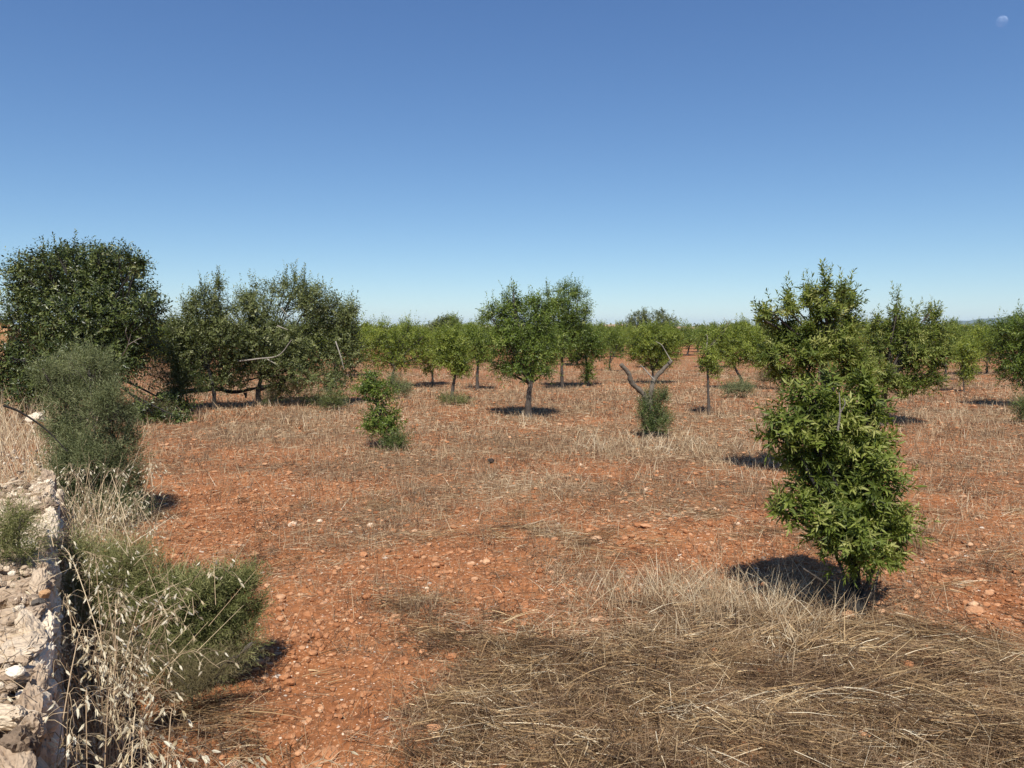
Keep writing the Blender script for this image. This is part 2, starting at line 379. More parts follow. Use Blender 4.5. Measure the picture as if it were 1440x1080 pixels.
def px_tree(name, label, cat, bx, by, tr, blobs, seed, d=None, jit=.35, zbase=None, dy=0, **kw):
    """bx,by: where the trunk meets the ground; tr: further trunk points; blobs: leaf masses"""
    g = gnd(bx, by) if d is None else at(bx, by, d)
    d = g[1]; base = np.array([g[0], g[1], gz1(g[0], g[1]) - .02 if zbase is None else zbase])
    rng = np.random.default_rng(seed + 999); blobs = [(b[0], b[1] + dy) + tuple(b[2:]) for b in blobs]
    pts = [base] + [at(x, y, d + rng.uniform(-.06, .06)) for x, y in tr]
    return build_tree(name, label, cat, base, pts, px_blobs(blobs, d, rng, jit), seed, **kw)

def dead_twig(root, pts_list, r, mat='deadwood', name='dead_twig', rng=None):
    b = MB(); rng = np.random.default_rng(int(r * 1e4) + len(pts_list)); f = .13 if r > .05 else .05
    for pts, k in pts_list:
        p = np.array(pts); L_ = np.linalg.norm(p[-1] - p[0]); p[1:-1] += rng.normal(size=p[1:-1].shape) * .014 * L_
        tube(b, p, r * k, r * k * .35, 8 if r > .05 else 5, 7, rng, f)
    o = b.build(name, M[mat], root, root.location); return o

G_ROW = 'almond trees in the orchard'
# dark dense tree on the left
t = px_tree('carob_tree', 'large dense dark green tree with a rounded crown, tallest on the left', 'tree', 150, 592, [(150,560),(140,520)],
    [(62,392,44,42),(110,382,50,40),(165,385,44,38),(40,440,32,40),(112,440,68,55),(178,445,40,45),(208,428,20,22),(218,452,14,10),(224,430,8,8),(60,505,50,42),(125,510,60,45),(180,500,34,30),
     (30,390,18,18),(95,352,18,14),(150,352,20,14),(190,365,15,14),(60,360,18,14),(40,545,34,28),(206,478,20,22),(238,562,26,20),(250,580,20,12),(212,572,22,16),(102,346,6,8),(62,356,6,9),(137,348,5,8),(166,350,5,9),(196,362,5,10),(28,375,7,9),(216,402,7,6),(16,400,8,8),(4,498,20,24),(-4,530,24,22),(18,475,12,14),(80,348,5,7),(182,352,5,8)],
    11, dy=9, N=4600, leaders=26, m=9, SL=.2, L=.085, W=.42, leaf='carob', bark='bark_dark', r0=.09, per=16, clump=.3, up=.5, tvar=.2, tbase=.5)
dead_twig(t, [([at(172,500,14.2), at(180,485,14), at(184,470,13.9)], 1), ([at(180,485,14), at(192,478,13.8), at(200,474,13.8)], .7), ([at(181,480,14), at(176,468,13.8), at(178,460,13.8)], .6), ([at(188,480,13.9), at(195,484,13.8)], .5)], .012)
px_tree('sprawling_tree', 'olive-green tree with two thin spiky leaders, between dark round tree and wide old tree', 'tree', 302, 577, [(300,545),(292,515)],
    [(290,432,22,28),(302,410,8,12),(304,398,4,8),(262,470,25,36),(315,468,26,36),(283,510,34,28),(326,512,22,26),(258,430,7,12),(272,425,6,14),(246,490,14,24),(250,530,18,22),(300,530,24,14),(285,410,4,11),(321,428,5,12),(268,432,4,10),(308,402,4,9)],
    12, dy=6, N=1700, leaders=50, m=9, SL=.22, L=.075, W=.38, leaf='oldtree', bark='bark_dark', r0=.05, per=16, clump=.24)
t = px_tree('sprawling_tree', 'wide old grey-green tree with long low horizontal trunk and a prop stump', 'tree', 365, 572, [(363,552),(368,530)],
    [(355,432,25,30),(356,402,6,14),(410,412,32,22),(402,394,10,8),(415,390,6,6),(440,418,20,20),(470,436,28,22),(488,446,16,26),(478,420,5,8),(452,412,5,8),(380,468,48,38),(440,478,44,38),(484,490,24,42),(348,506,34,24),(408,512,40,22),(470,540,16,26),(430,530,22,10),(340,415,5,12),(372,408,5,12),(386,402,4,10),(426,396,5,11),(460,416,5,11),(497,428,4,13),(330,430,5,10),(448,402,4,8),(395,542,16,10),(330,535,16,10)],
    13, dy=6, N=3100, leaders=80, m=9, SL=.22, L=.075, W=.38, leaf='oldtree', bark='bark_dark', r0=.07, per=18, clump=.24)
b_ = t.location[1]
dead_twig(t, [([at(222,556,b_+.3), at(262,550,b_+.2), at(300,546,b_), at(330,551,b_-.05), at(368,544,b_)], 1), ([at(366,546,b_), at(395,538,b_), at(425,518,b_)], .8), ([at(345,552,b_), at(346,560,b_)], .6)], .075, 'bark_dark', 'low_limb')
for br_ in [([at(335,508,b_-.8), at(360,502,b_-.9), at(392,500,b_-.9), at(410,478,b_-.9)], 1), ([at(376,505,b_-.8), at(388,512,b_-.9)], .7), ([at(390,458,b_-.9), at(405,464,b_-.9)], .8),
             ([at(472,480,b_-.8), at(478,500,b_-.9), at(484,520,b_-.9)], .8), ([at(395,432,b_-.8), at(405,445,b_-.8)], .7)]:
    dead_twig(t, [br_], .02, 'deadwood', 'bare_branch')
px_tree('sapling', 'short two-lobed green sapling standing alone in front of old tree', 'sapling', 546, 632, [(540,605),(530,570)],
    [(523,545,22,16),(536,558,20,12),(512,556,10,10),(530,592,20,18),(550,600,16,16),(556,620,12,12),(516,604,8,8),(545,575,12,10),(527,530,10,8)],
    14, N=330, m=9, SL=.13, L=.062, W=.34, leaf='almond', r0=.022, tbase=.45)
# orchard trees, left to right
ORCH = [
 ('bright green almond tree with broad crown, right of old sprawling tree', 553, 545, [(552,528),(556,515)], [(528,478,24,24),(563,474,26,22),(595,478,22,20),(545,502,36,20),(590,504,22,16),(562,512,24,10),(512,492,14,22),(540,458,8,8),(575,458,6,8)], dict(leaf='almond_yellow', N=620)),
 ('small almond tree with short trunk, left of leaning-trunk tree', 609, 541, [(608,525)], [(600,488,17,18),(616,490,12,18),(600,518,9,9),(609,508,12,10)], dict(leaf='almond_yellow', N=220)),
 ('almond tree on slanting pale trunk with narrow drooping crown', 635, 564, [(637,545),(641,523)], [(632,485,20,20),(646,503,17,20),(624,506,13,18),(652,520,8,12),(640,520,14,8)], dict(leaf='almond_yellow', N=420, r0=.05)),
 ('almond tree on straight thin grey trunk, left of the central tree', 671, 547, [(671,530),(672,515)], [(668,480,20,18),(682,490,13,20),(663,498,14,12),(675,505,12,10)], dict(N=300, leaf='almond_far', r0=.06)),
 ('central almond tree with stout straight trunk above its own oval shadow', 743, 586, [(743,565),(746,540)], [(698,440,18,15),(720,428,14,13),(722,414,5,9),(712,420,4,8),(758,424,4,8),(750,430,14,13),(765,436,14,16),(735,455,42,24),(714,485,24,28),(755,490,30,32),(703,520,16,14),(738,522,30,14),(766,524,13,13),(686,442,7,6),(730,425,5,9)], dict(N=900, r0=.075, L=.078, clump=.21, per=16)),
 ('tallest almond tree of the middle row, behind and right of central tree', 791, 546, [(790,525),(791,505)], [(779,420,14,12),(800,410,16,12),(797,402,5,5),(815,414,10,12),(806,438,26,22),(785,446,20,28),(826,442,7,10),(795,478,30,24),(774,500,14,16),(770,412,5,6)], dict(N=760, r0=.06, leaf='almond', clump=.21, per=16)),
 ('almond tree with leafy shoots all down its trunk, right of tallest middle tree', 826, 543, [(826,525),(824,505)], [(825,480,22,20),(838,494,15,14),(811,498,14,16),(827,522,9,18)], dict(N=430, leaf='almond')),
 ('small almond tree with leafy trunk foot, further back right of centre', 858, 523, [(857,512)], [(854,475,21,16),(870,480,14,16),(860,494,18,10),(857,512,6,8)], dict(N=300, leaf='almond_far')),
 ('round almond tree behind the forked pollard trunk', 918, 540, [(918,522)], [(905,484,21,18),(925,479,21,16),(941,494,14,18),(913,503,24,14),(908,470,14,10),(928,466,14,10),(946,478,12,14),(893,494,12,14),(932,514,12,8)], dict(N=800, leaf='almond_yellow')),
 ('bright almond tree on a bent leaning dark trunk, right of slender bare-topped tree', 1044, 546, [(1043,535),(1036,522),(1030,510)], [(1029,478,24,17),(1055,478,21,18),(1045,498,28,17),(1020,500,15,16),(1066,500,14,16),(1040,462,10,7)], dict(N=560, leaf='almond_yellow')),
 ('yellow-green sapling tree with thin dark stem standing alone at right', 1356, 551, [(1354,530)], [(1357,500,12,15),(1365,520,10,17),(1352,524,7,12),(1344,503,5,8),(1370,490,8,8)], dict(N=190, leaf='almond_yellow', r0=.022)),
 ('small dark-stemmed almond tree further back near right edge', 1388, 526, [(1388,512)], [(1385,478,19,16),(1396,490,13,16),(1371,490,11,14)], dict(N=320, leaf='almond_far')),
 ('large almond tree cut off by right edge of the view', 1452, 572, [(1450,548)], [(1413,463,17,15),(1440,462,24,18),(1460,480,30,30),(1412,496,16,26),(1434,518,20,22),(1407,530,7,8),(1452,530,20,20),(1428,450,8,8)], dict(N=700, leaf='almond')),
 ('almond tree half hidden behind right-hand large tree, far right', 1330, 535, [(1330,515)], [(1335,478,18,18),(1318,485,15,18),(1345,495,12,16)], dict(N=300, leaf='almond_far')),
]
for k, (lab, bx, by, tr, bl, kw) in enumerate(ORCH):
    a = dict(m=8, SL=.2, L=.085, W=.32, r0=.05, group=G_ROW, leaders=24); a.update(kw); a['N'] = int(a['N'] * 1.6)
    px_tree('almond_tree', lab, 'tree', bx, by, tr, bl, 40 + k, **a)
# slender tree with bare twigs
t = px_tree('almond_tree', 'slender almond tree with bare grey twigs above a thin straight trunk', 'tree', 997, 584, [(996,555),(995,520),(993,492)],
    [(994,500,13,18),(1001,514,11,10),(985,510,7,12),(1010,480,12,12),(1020,458,6,7),(1000,526,13,7)], 60, N=230, m=8, SL=.15, L=.07, W=.3, r0=.03, leaf='almond_yellow', group=G_ROW)
d_ = t.location[1]
dead_twig(t, [([at(993,492,d_), at(995,475,d_), at(993,470,d_)], 1), ([at(995,492,d_), at(1010,475,d_), at(1021,458,d_), at(1018,446,d_)], .8), ([at(1020,460,d_), at(1028,450,d_), at(1034,449,d_)], .5), ([at(1016,464,d_), at(1008,452,d_)], .4)], .012)
# forked pollard
t = px_tree('pollard_tree', 'forked pollard with two bare cut limbs above a skirt of dark suckers', 'tree', 917, 613, [(916,590),(913,572)],
    [(918,568,15,20),(926,590,18,22),(912,600,14,14),(932,560,10,14),(905,580,10,16)], 61, N=900, m=10, SL=.16, L=.035, W=.3, leaf='ivy', bark='bark_pale', r0=.06, up=1.4, limbs=False, crown='suckers')
d_ = t.location[1]
b = MB(); rg = np.random.default_rng(5)
tube(b, [at(913,575,d_), at(906,556,d_), at(889,539,d_-.1), at(884,525,d_-.15), at(873,512,d_-.2)], .045, .034, 10, 9, rg, .13)
tube(b, [at(914,575,d_), at(916,550,d_), at(920,534,d_+.1), at(932,520,d_+.1), at(945,507,d_+.1)], .048, .028, 10, 9, rg, .13)
b.build('cut_limb', M['bark_pale'], t, t.location, smooth=True)
dead_twig(t, [([at(944,508,d_), at(938,496,d_), at(930,486,d_), at(922,480,d_)], 1), ([at(920,534,d_), at(905,518,d_), at(900,513,d_)], 1.2)], .011, 'deadwood', 'thin_twig')
# right foreground group
px_tree('almond_tree', 'tall almond tree with open leafy top rising behind the front bush', 'tree', 1165, 676, [(1166,620),(1160,560),(1157,500)],
    [(1083,428,16,8),(1104,424,14,12),(1098,446,20,14),(1134,414,11,11),(1150,410,14,14),(1160,394,6,9),(1186,398,5,8),(1137,405,5,8),(1200,420,5,10),(1108,412,5,8),(1186,412,18,15),(1196,438,17,16),(1163,438,20,18),(1186,462,20,12),(1120,468,28,20),(1094,490,22,18),(1142,490,24,18),(1176,490,26,16),(1100,522,16,12),(1202,508,18,22),(1130,528,18,10),(1072,440,6,6)],
    62, dy=10, N=900, leaders=30, m=11, SL=.13, L=.075, W=.25, tpl=LANCE, leaf='almond_near', r0=.06, per=11, clump=.24, dens=1.75, tbase=.5, tvar=.2, group=G_ROW, jit=.5)
px_tree('almond_tree', 'bushy almond tree with low hanging crown, right of the tall open-topped one', 'tree', 1238, 602, [(1240,570),(1248,535)],
    [(1230,460,15,12),(1262,437,9,9),(1262,458,20,16),(1285,464,16,16),(1310,446,11,10),(1315,468,16,18),(1245,492,28,20),(1285,498,28,24),(1320,502,14,24),(1236,528,24,18),(1270,542,24,18),(1308,530,16,18),(1261,428,4,12),(1266,446,8,12),(1309,438,5,9),(1285,450,6,12),(1235,448,5,9),(1318,450,5,10),(1268,562,7,8),(1331,470,6,9),(1220,505,16,20)],
    63, N=1100, leaders=40, m=10, SL=.16, L=.08, W=.27, tpl=LANCE, leaf='almond_near', dens=1.8, clump=.27, per=14, r0=.07, tbase=.52, tvar=.2, group=G_ROW)
t = px_tree('almond_bush', 'leafy green almond bush in the right foreground with black stump base', 'bush', 1200, 866, [(1203,820),(1200,770)],
    [(1140,562,32,14),(1180,558,26,14),(1106,596,24,20),(1160,598,42,26),(1212,590,26,34),(1150,632,30,18),(1200,640,40,32),(1236,640,18,26),(1230,690,34,30),(1190,690,26,34),(1148,665,26,24),(1128,690,22,16),(1170,668,26,26),(1180,722,18,18),(1110,724,18,10),(1136,708,20,12),(1254,738,28,28),(1205,748,38,34),(1172,765,18,12),(1225,780,28,14),(1212,798,16,8),(1252,785,12,14),(1095,612,16,14),(1120,640,20,18),(1118,712,22,16),(1150,735,24,18),(1228,562,12,12),(1215,545,8,8),(1170,540,6,8),(1272,745,8,14)],
    64, N=760, leaders=10, m=13, SL=.105, L=.068, W=.24, tpl=LANCE, leaf='almond_near', bark='bark_dark', r0=.04, per=8, clump=.42, dens=1.9, tbase=.50, tvar=.18, jit=.3, sides=10)
d_ = t.location[1]; rg = np.random.default_rng(8)
b = MB(); tube(b, [np.array(t.location) - UP * .05, at(1201,852,d_), at(1203,836,d_)], .085, .06, 12, 5, rg, .09)
b.build('stump', M['bark_dark'], t, t.location, smooth=True)
b = MB()
for x0, x1, y1 in ((1195,1170,770),(1206,1235,760),(1200,1150,730),(1210,1245,720),(1192,1130,800),(1215,1235,800)):
    tube(b, [at(x0,850,d_), at((x0+x1)/2+5,(850+y1)/2,d_+rg.uniform(-.1,.1)), at(x1,y1,d_+rg.uniform(-.15,.15))], .014, .006, 6, 5, rg, .05)
b.build('side_stem', M['bark'], t, t.location, smooth=True)
dead_twig(t, [([at(1178,605,d_-.25), at(1182,580,d_-.28), at(1180,552,d_-.3)], 1), ([at(1182,580,d_-.28), at(1188,568,d_-.3), at(1186,560,d_-.3)], .6)], .007)

# low bushes ---------------------------------------------------------------
def bush(name, label, bx, by, blobs, seed, leaf, N, L=.035, W=.12, SL=.16, m=12, d=None, up=.9, cat='bush', zbase=None, r0=.012, tbase=.5, per=12, clump=.35, tpl=DIAM, **kw):
    return px_tree(name, label, cat, bx, by, [(bx, by - 12)], blobs, seed, d=d, zbase=zbase, N=N, m=m, SL=SL, L=L, W=W, leaf=leaf, bark='bark', r0=r0, up=up, per=per, clump=clump, tbase=tbase, crown='foliage', stem='stem', a0=55, a1=25, droop=.05, tpl=tpl, **kw)
t = bush('feathery_bush', 'tall grey-green feathery bush growing against end of stone wall', 150, 735,
    [(85,535,30,26),(125,522,34,22),(60,520,12,16),(100,500,16,12),(140,505,14,12),(105,572,44,34),(152,575,30,32),(168,615,22,32),(122,630,40,34),(112,665,26,40),(136,690,40,40),(162,722,40,38),(75,600,22,24),(182,600,10,26),(160,540,14,22),(120,730,34,36),(180,690,20,30),(100,620,30,30),(110,705,36,36),(150,742,36,22),(92,660,26,34),(176,655,22,36),(130,655,40,34),(100,745,30,20)],
    70, 'feather', 3700, L=.045, W=.13, SL=.16, m=14, up=.9, tvar=.16, clump=.24, per=16, tbase=.45)
dead_twig(t, [([at(5,570,6.4), at(30,580,6.5), at(65,605,6.6), at(95,635,6.7)], 1)], .012, 'bark_dark', 'dead_stem')
bush('feathery_bush', 'low dark green feathery bush beside bare red soil, left foreground', 285, 965,
    [(232,838,42,32),(290,838,46,30),(340,832,30,26),(270,888,56,38),(330,888,36,32),(250,930,46,28),(350,860,20,22),(310,930,30,24)],
    71, 'herb', 1500, L=.036, W=.13, SL=.10, m=14, up=.9, tvar=.18, clump=.28, per=14)
bush('feathery_bush', 'mid-green feathery herb among the oats at foot of the stone wall', 150, 880,
    [(160,798,46,28),(125,828,34,28),(190,850,36,28),(150,860,40,30),(190,800,26,22),(110,780,22,22)],
    72, 'herb', 1300, L=.03, W=.1, SL=.13, m=12, up=1.1, tbase=.68, d=3.9)
bush('wall_herb', 'wispy grey-green herb growing on top of the stone wall', 30, 800,
    [(16,750,26,20),(40,780,18,14),(8,782,18,16),(30,728,12,12)], 73, 'herb', 260, L=.028, W=.09, SL=.11, m=11, d=2.95, zbase=.86, tbase=.6)
bush('dry_seed_bush', 'fuzzy beige dried seed-head clump at edge of dark green bush', 178, 965, [(160,905,12,13),(186,925,15,15),(178,945,14,12),(170,928,12,12)], 74, 'reed', 420, L=.022, W=.07, SL=.05, m=12, d=3.05, tbase=.85, tvar=.12)
bush('dry_brush', 'brown dry brush in front of the low dark green feathery bush', 270, 985,
    [(225,930,30,24),(270,955,40,22),(310,950,34,22),(240,975,34,18),(330,925,22,18),(355,905,14,14)], 76, 'reed', 300, L=.035, W=.07, SL=.11, m=9, d=3.45, tbase=.85, tvar=.15, r0=.006, clump=.3, per=18)
SM = [('grey-green bush at foot of the bright broad almond tree', 561, 562, [(562,546,13,12),(556,538,10,10),(570,552,8,8)], 'feather', 300),
      ('low green weed patch at foot of the slanting almond trunk', 640, 572, [(640,566,20,4),(626,564,8,4)], 'herb', 160),
      ('olive brush thicket under the old sprawling tree', 410, 572, [(395,548,20,16),(420,552,22,14),(440,560,16,10),(380,560,16,12)], 'oldtree', 480),
      ('pale green bush at foot of bent leaning almond trunk', 1036, 561, [(1022,549,10,9),(1040,547,14,11),(1050,550,9,8)], 'feather', 300),
      ('brownish reed-like bush between leaning almond and tall almond tree', 1083, 548, [(1074,535,9,11),(1091,532,11,13),(1083,526,10,8)], 'reed', 300),
      ('dark green bush cut off by right edge, in front of large tree', 1446, 596, [(1440,572,12,14),(1452,580,14,14),(1432,588,8,8)], 'ivy', 260),
      ('shaded bush beneath the right end of old sprawling tree', 466, 578, [(466,562,13,12),(475,570,10,8),(455,568,8,8)], 'oldtree', 200),
      ('brown-green brush in shade right of large dark tree', 212, 592, [(200,575,16,12),(225,580,18,10),(190,585,14,10)], 'reed', 260),
      ('dark low thicket between the large dark tree and the prop stump', 262, 578, [(235,540,20,20),(262,530,18,18),(250,562,18,14),(285,548,12,12),(225,520,16,16)], 'carob', 520),
      ('low dark shoots at the foot of the small sapling', 563, 634, [(560,624,10,9),(548,626,10,6)], 'ivy', 130)]
for k, (lab, bx, by, bl, lf, N) in enumerate(SM):
    bush('low_bush', lab, bx, by, bl, 80 + k, lf, N, L=.05, W=.22, SL=.2, m=10)

# far orchard rows: copies of six trees ---------------------------------------
FARL = 'small green almond tree in the dense far rows of the orchard'
protos = []
for k in range(10):
    rg = np.random.default_rng(300 + k); wd = rg.uniform(.55, 1.15); tl = rg.uniform(.85, 1.3); nb_ = int(rg.integers(6, 13))
    bl = [(np.array([rg.uniform(-.75, .75) * wd, rg.uniform(-.6, .6) * wd, rg.uniform(.75, 1.65) * tl]), np.array([rg.uniform(.3, .5), rg.uniform(.3, .5), rg.uniform(.28, .42)])) for _ in range(nb_)]
    bl.append((np.array([0, 0, 1.15]), np.array([.7 * wd, .7 * wd, .5])))
    protos.append(build_tree('almond_tree', FARL, 'tree', (0, 0, 0), [np.array([0, 0, -.05]), np.array([rg.uniform(-.12, .12), 0, .4]), np.array([rg.uniform(-.2, .2), .02, .85])], bl, 310 + k, leaders=22, N=int(rg.integers(220, 380)), m=7, SL=.25, L=.13, W=.36,
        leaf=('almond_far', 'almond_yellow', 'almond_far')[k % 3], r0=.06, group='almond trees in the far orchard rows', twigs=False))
rg = np.random.default_rng(77); used = set(); cnt = 0
rows = [(31, 6.5), (37, 4.0), (43, 3.0), (49, 2.4), (55, 2.4), (62, 2.5), (70, 2.7), (80, 3.0), (94, 3.6), (112, 4.4)]
for d, sp in rows:
    n = int(1.5 * d / sp)
    for q in range(n):
        x = -.75 * d + (q + .5) * sp + rg.uniform(-1.1, 1.1); y = d + rg.uniform(-1.8, 1.8)
        px = 720 + x / y * F
        if d < 46 and (650 < px < 760 or 945 < px < 990 or 845 < px < 900): continue
        if d < 34 and 560 < px < 1130: continue
        k = rg.integers(0, 10)
        if k not in used: o = protos[k]; used.add(k); kids = None
        else:
            o = protos[k].copy(); C.objects.link(o)
            for ch in protos[k].children:
                c = ch.copy(); C.objects.link(c); c.parent = o
        s = rg.uniform(.85, 1.3)
        o.location = (x, y, gz1(x, y)); o.rotation_euler = (0, 0, rg.uniform(0, 6.28)); o.scale = (s, s, s * rg.uniform(.76, .94)); cnt += 1
print('far trees', cnt)
# taller dark trees on the skyline
SK = [('dark clump-crowned tree rising above the far orchard right of centre', 912, 88, [(893,456,15,13),(903,446,10,10),(925,446,11,9),(940,452,10,12),(915,462,30,12),(900,440,4,4),(930,439,5,4)]),
      ('dark round tree above far orchard, left of central almond tree', 628, 75, [(620,458,12,10),(634,456,12,10),(628,466,20,10)]),
      ('dark tree on the skyline between the large dark tree and spiky leader tree', 240, 60, [(238,470,10,12),(246,462,8,8),(236,480,14,14)]),
      ('dark tree behind ochre stone hut at left edge', 6, 48, [(2,462,14,10),(-14,470,20,16),(12,475,10,12)]),
      ('dark low tree on the skyline left of tall open almond', 1042, 120, [(1036,460,8,5),(1046,459,7,5),(1041,464,14,5)]),
      ('dark small tree on skyline touching the bushy right-hand tree', 1344, 110, [(1340,462,8,8),(1348,466,8,6)])]
for k, (lab, bx, d, bl) in enumerate(SK):
    g = at(bx, 470, d)
    base = np.array([g[0], d, gz1(g[0], d)])
    build_tree('dark_tree', lab, 'tree', base, [base, base + UP * .8], px_blobs(bl, d, np.random.default_rng(k)), 400 + k, N=600, m=8, SL=.4, L=.22, W=.45, leaf='oldtree', bark='bark_dark', r0=.14)
# distant woodland (one mass) -------------------------------------------------
rg = np.random.default_rng(91); mb = MB()
n = 1500; d = rg.uniform(150, 520, n); x = d * rg.uniform(-.95, .95, n); hh = rg.uniform(1.3, 2.6, n) * (1 + (d > 300) * rg.uniform(0, .9, n))
for s in range(46):
    o = nrm(rg.normal(size=(n, 3))) * (rg.random((n, 1)) ** .4)
    P = np.stack([x + o[:, 0] * hh * .8, d + o[:, 1] * hh * .8, hh * .6 + o[:, 2] * hh * .55], -1)
    Lf = rg.uniform(.5, 1.0, n) * d / 280
    scatter(mb, DIAM, P, o + rg.normal(size=(n, 3)) * .6 + UP * .3, rg.normal(size=(n, 3)), Lf, Lf * .6, np.clip(rg.normal(.45, .2, n), 0, 1))
tag(mb.build('distant_woodland', M['oldtree']), 'dark green band of woodland along the horizon', 'woodland', kind='stuff')

# stone wall ------------------------------------------------------------------
HW = .9; WA = np.array([-1.089 * .9 - .035, 1.763 * .9 - .02]); WU = nrm(np.array([-.4985, .867])); WN = np.array([WU[1], -WU[0]])   # WN points to the field
ts = np.arange(-2.2, 7.6, .016); vs = np.arange(0, 2.36, .016)
TT, VV = np.meshgrid(ts, vs, indexing='ij')
def wall_top(t):
    h = np.where(t < 3.75, .9, .5 - .07 * (t - 3.75)) + .06 * (fbm(t * 1.3, t * 0 + 2, 3, 3) - .5)
    return np.clip(h, .12, 2)
ht = wall_top(TT) - .04; sm_ = np.clip((TT - 3.7) / .12, 0, 1); 
v1 = .9; v2 = 1.46
side = VV < v1; top = (VV >= v1) & (VV < v2)
nx = np.where(side, 0.0, np.where(top, VV - v1, v2 - v1)); zz = np.where(side, VV / v1 * ht - .04, np.where(top, ht, (1 - (VV - v2) / v1) * ht - .04))
nN = np.where(side, 1.0, np.where(top, 0, -1.0)); nZ = np.where(top, 1.0, 0.0)
edge = np.exp(-((VV - v1) / .05) ** 2) * .7 + np.exp(-((VV - v2) / .05) ** 2) * .7
wx = TT + .05 * (fbm(TT * 6, VV * 6, 2, 8) - .5); wy = VV + .05 * (fbm(TT * 6, VV * 6, 2, 18) - .5)
f1, f2, idv = voro(wx * 4.2, wy * 5.2, 3); g1, g2, id2 = voro(wx * 13, wy * 14, 9)
crack = np.clip((f2 - f1) / .16, 0, 1) ** .7; cr2 = np.clip((g2 - g1) / .2, 0, 1)
rnd = lambda i_, k_: np.modf(i_ * 977.13 * k_ + .37 * k_)[0] - .5
ridge = 1 - np.abs(2 * fbm(TT * 5, VV * 5, 4, 52) - 1)
crack = np.clip((f2 - f1) / .09, 0, 1); cr2 = np.clip((g2 - g1) / .14, 0, 1); h1_, h2_, id3 = voro(wx * 34, wy * 36, 29)
disp = ((idv - .5) * .045 + (crack - 1) * .035 + (wx * 4.2 % 1 - .5) * rnd(idv, 1.7) * .03 + (wy * 5.2 % 1 - .5) * rnd(idv, 2.9) * .03 + (id2 - .5) * .03 * (idv > .3)
        + (cr2 - 1) * .014 * (idv > .2) + (id3 - .5) * .010 + .03 * (fbm(TT * 14, VV * 14, 4, 12) - .5) + .02 * (ridge - .7) - edge * .035 + .03 * (fbm(TT * 2.2, VV * 2.2, 2, 31) - .5))
nx = nx + .10 * (fbm(TT * 1.9, TT * 0 + 5, 3, 63) - .5) + .05 * (fbm(TT * 8, TT * 0 + 9, 2, 64) - .5)
X = WA[0] + WU[0] * TT - WN[0] * nx + WN[0] * nN * disp; Y = WA[1] + WU[1] * TT - WN[1] * nx + WN[1] * nN * disp
Z = zz + nZ * (disp - .035)
tone = np.clip(.56 + .45 * (idv - .5) + .3 * (id2 - .5) + .2 * (id3 - .5) + (crack - 1) * .3 + (cr2 - 1) * .15 - .5 * np.clip(fbm(TT * 3, VV * 3, 4, 77) - .52, 0, 1) * 2, 0, 1)
a, b2 = TT.shape; i = (np.arange(a - 1)[:, None] * b2 + np.arange(b2 - 1)[None])
mb = MB(); mb.add(np.stack([X, Y, Z], -1), {4: np.stack([i, i + b2, i + b2 + 1, i + 1], -1).reshape(-1, 4)}, tone.ravel())
def wall_stones(mb):
    rg = np.random.default_rng(88); var = [stone_mesh(np.random.default_rng(900 + k), 3, 1.0) for k in range(14)]
    U3 = np.array([WU[0], WU[1], 0]); N3 = np.array([WN[0], WN[1], 0])
    def put(t, nx, z, sz, upv):
        v, f = var[rg.integers(0, 14)]
        a = rg.random() * 6.28; e1 = U3 * math.cos(a) + np.cross(upv, U3) * math.sin(a); e2 = np.cross(upv, e1)
        tl = nrm(upv + rg.normal(size=3) * .16)
        e2 = nrm(np.cross(tl, e1)); e1 = np.cross(e2, tl)
        c = np.array([WA[0], WA[1], 0]) + U3 * t - N3 * nx + UP * z
        v = v * (1 + .03 * rg.normal(size=(len(v), 1)))
        V = c + (v[:, :1] * e1 * sz[0] + v[:, 1:2] * e2 * sz[1] + v[:, 2:] * tl * sz[2])
        mb.add(V, {3: f}, np.clip(rg.normal(.52, .2) + rg.normal(size=len(V)) * .03, .08, 1))
    for t in np.arange(-.6, 6.9, .105):
        h = float(wall_top(np.array([t]))[0])
        for nx in np.arange(.02, .56, .105):
            if rg.random() < .12: continue
            q = rg.uniform(.045, .085); tt = t + rg.normal() * .03; put(tt, max(nx + rg.normal() * .03, .055), h - .018 + rg.normal() * .012 - .02, (q * rg.uniform(.9, 1.35), q * rg.uniform(.7, 1.0), q * rg.uniform(.35, .6)), UP)
            if rg.random() < .8: put(tt + rg.normal() * .06, max(nx + rg.normal() * .06, .03), h + rg.uniform(-.012, .012), np.array([1, .8, .6]) * rg.uniform(.012, .03), UP)
        for z in np.arange(.04, h - .03, .10):
            q = rg.uniform(.05, .085); put(t + rg.normal() * .03, rg.uniform(.0, .03), z + rg.normal() * .02, (q * 1.2, q * .8, q * .5), N3)
    for t in np.arange(-.4, 5, .02):
        put(t, rg.uniform(.05, .5), .895, np.array([1, .8, .7]) * rg.uniform(.006, .016), UP)
wall_later = mb
wall_label = ('low pale rubble stone wall running along the left foreground', 'wall')

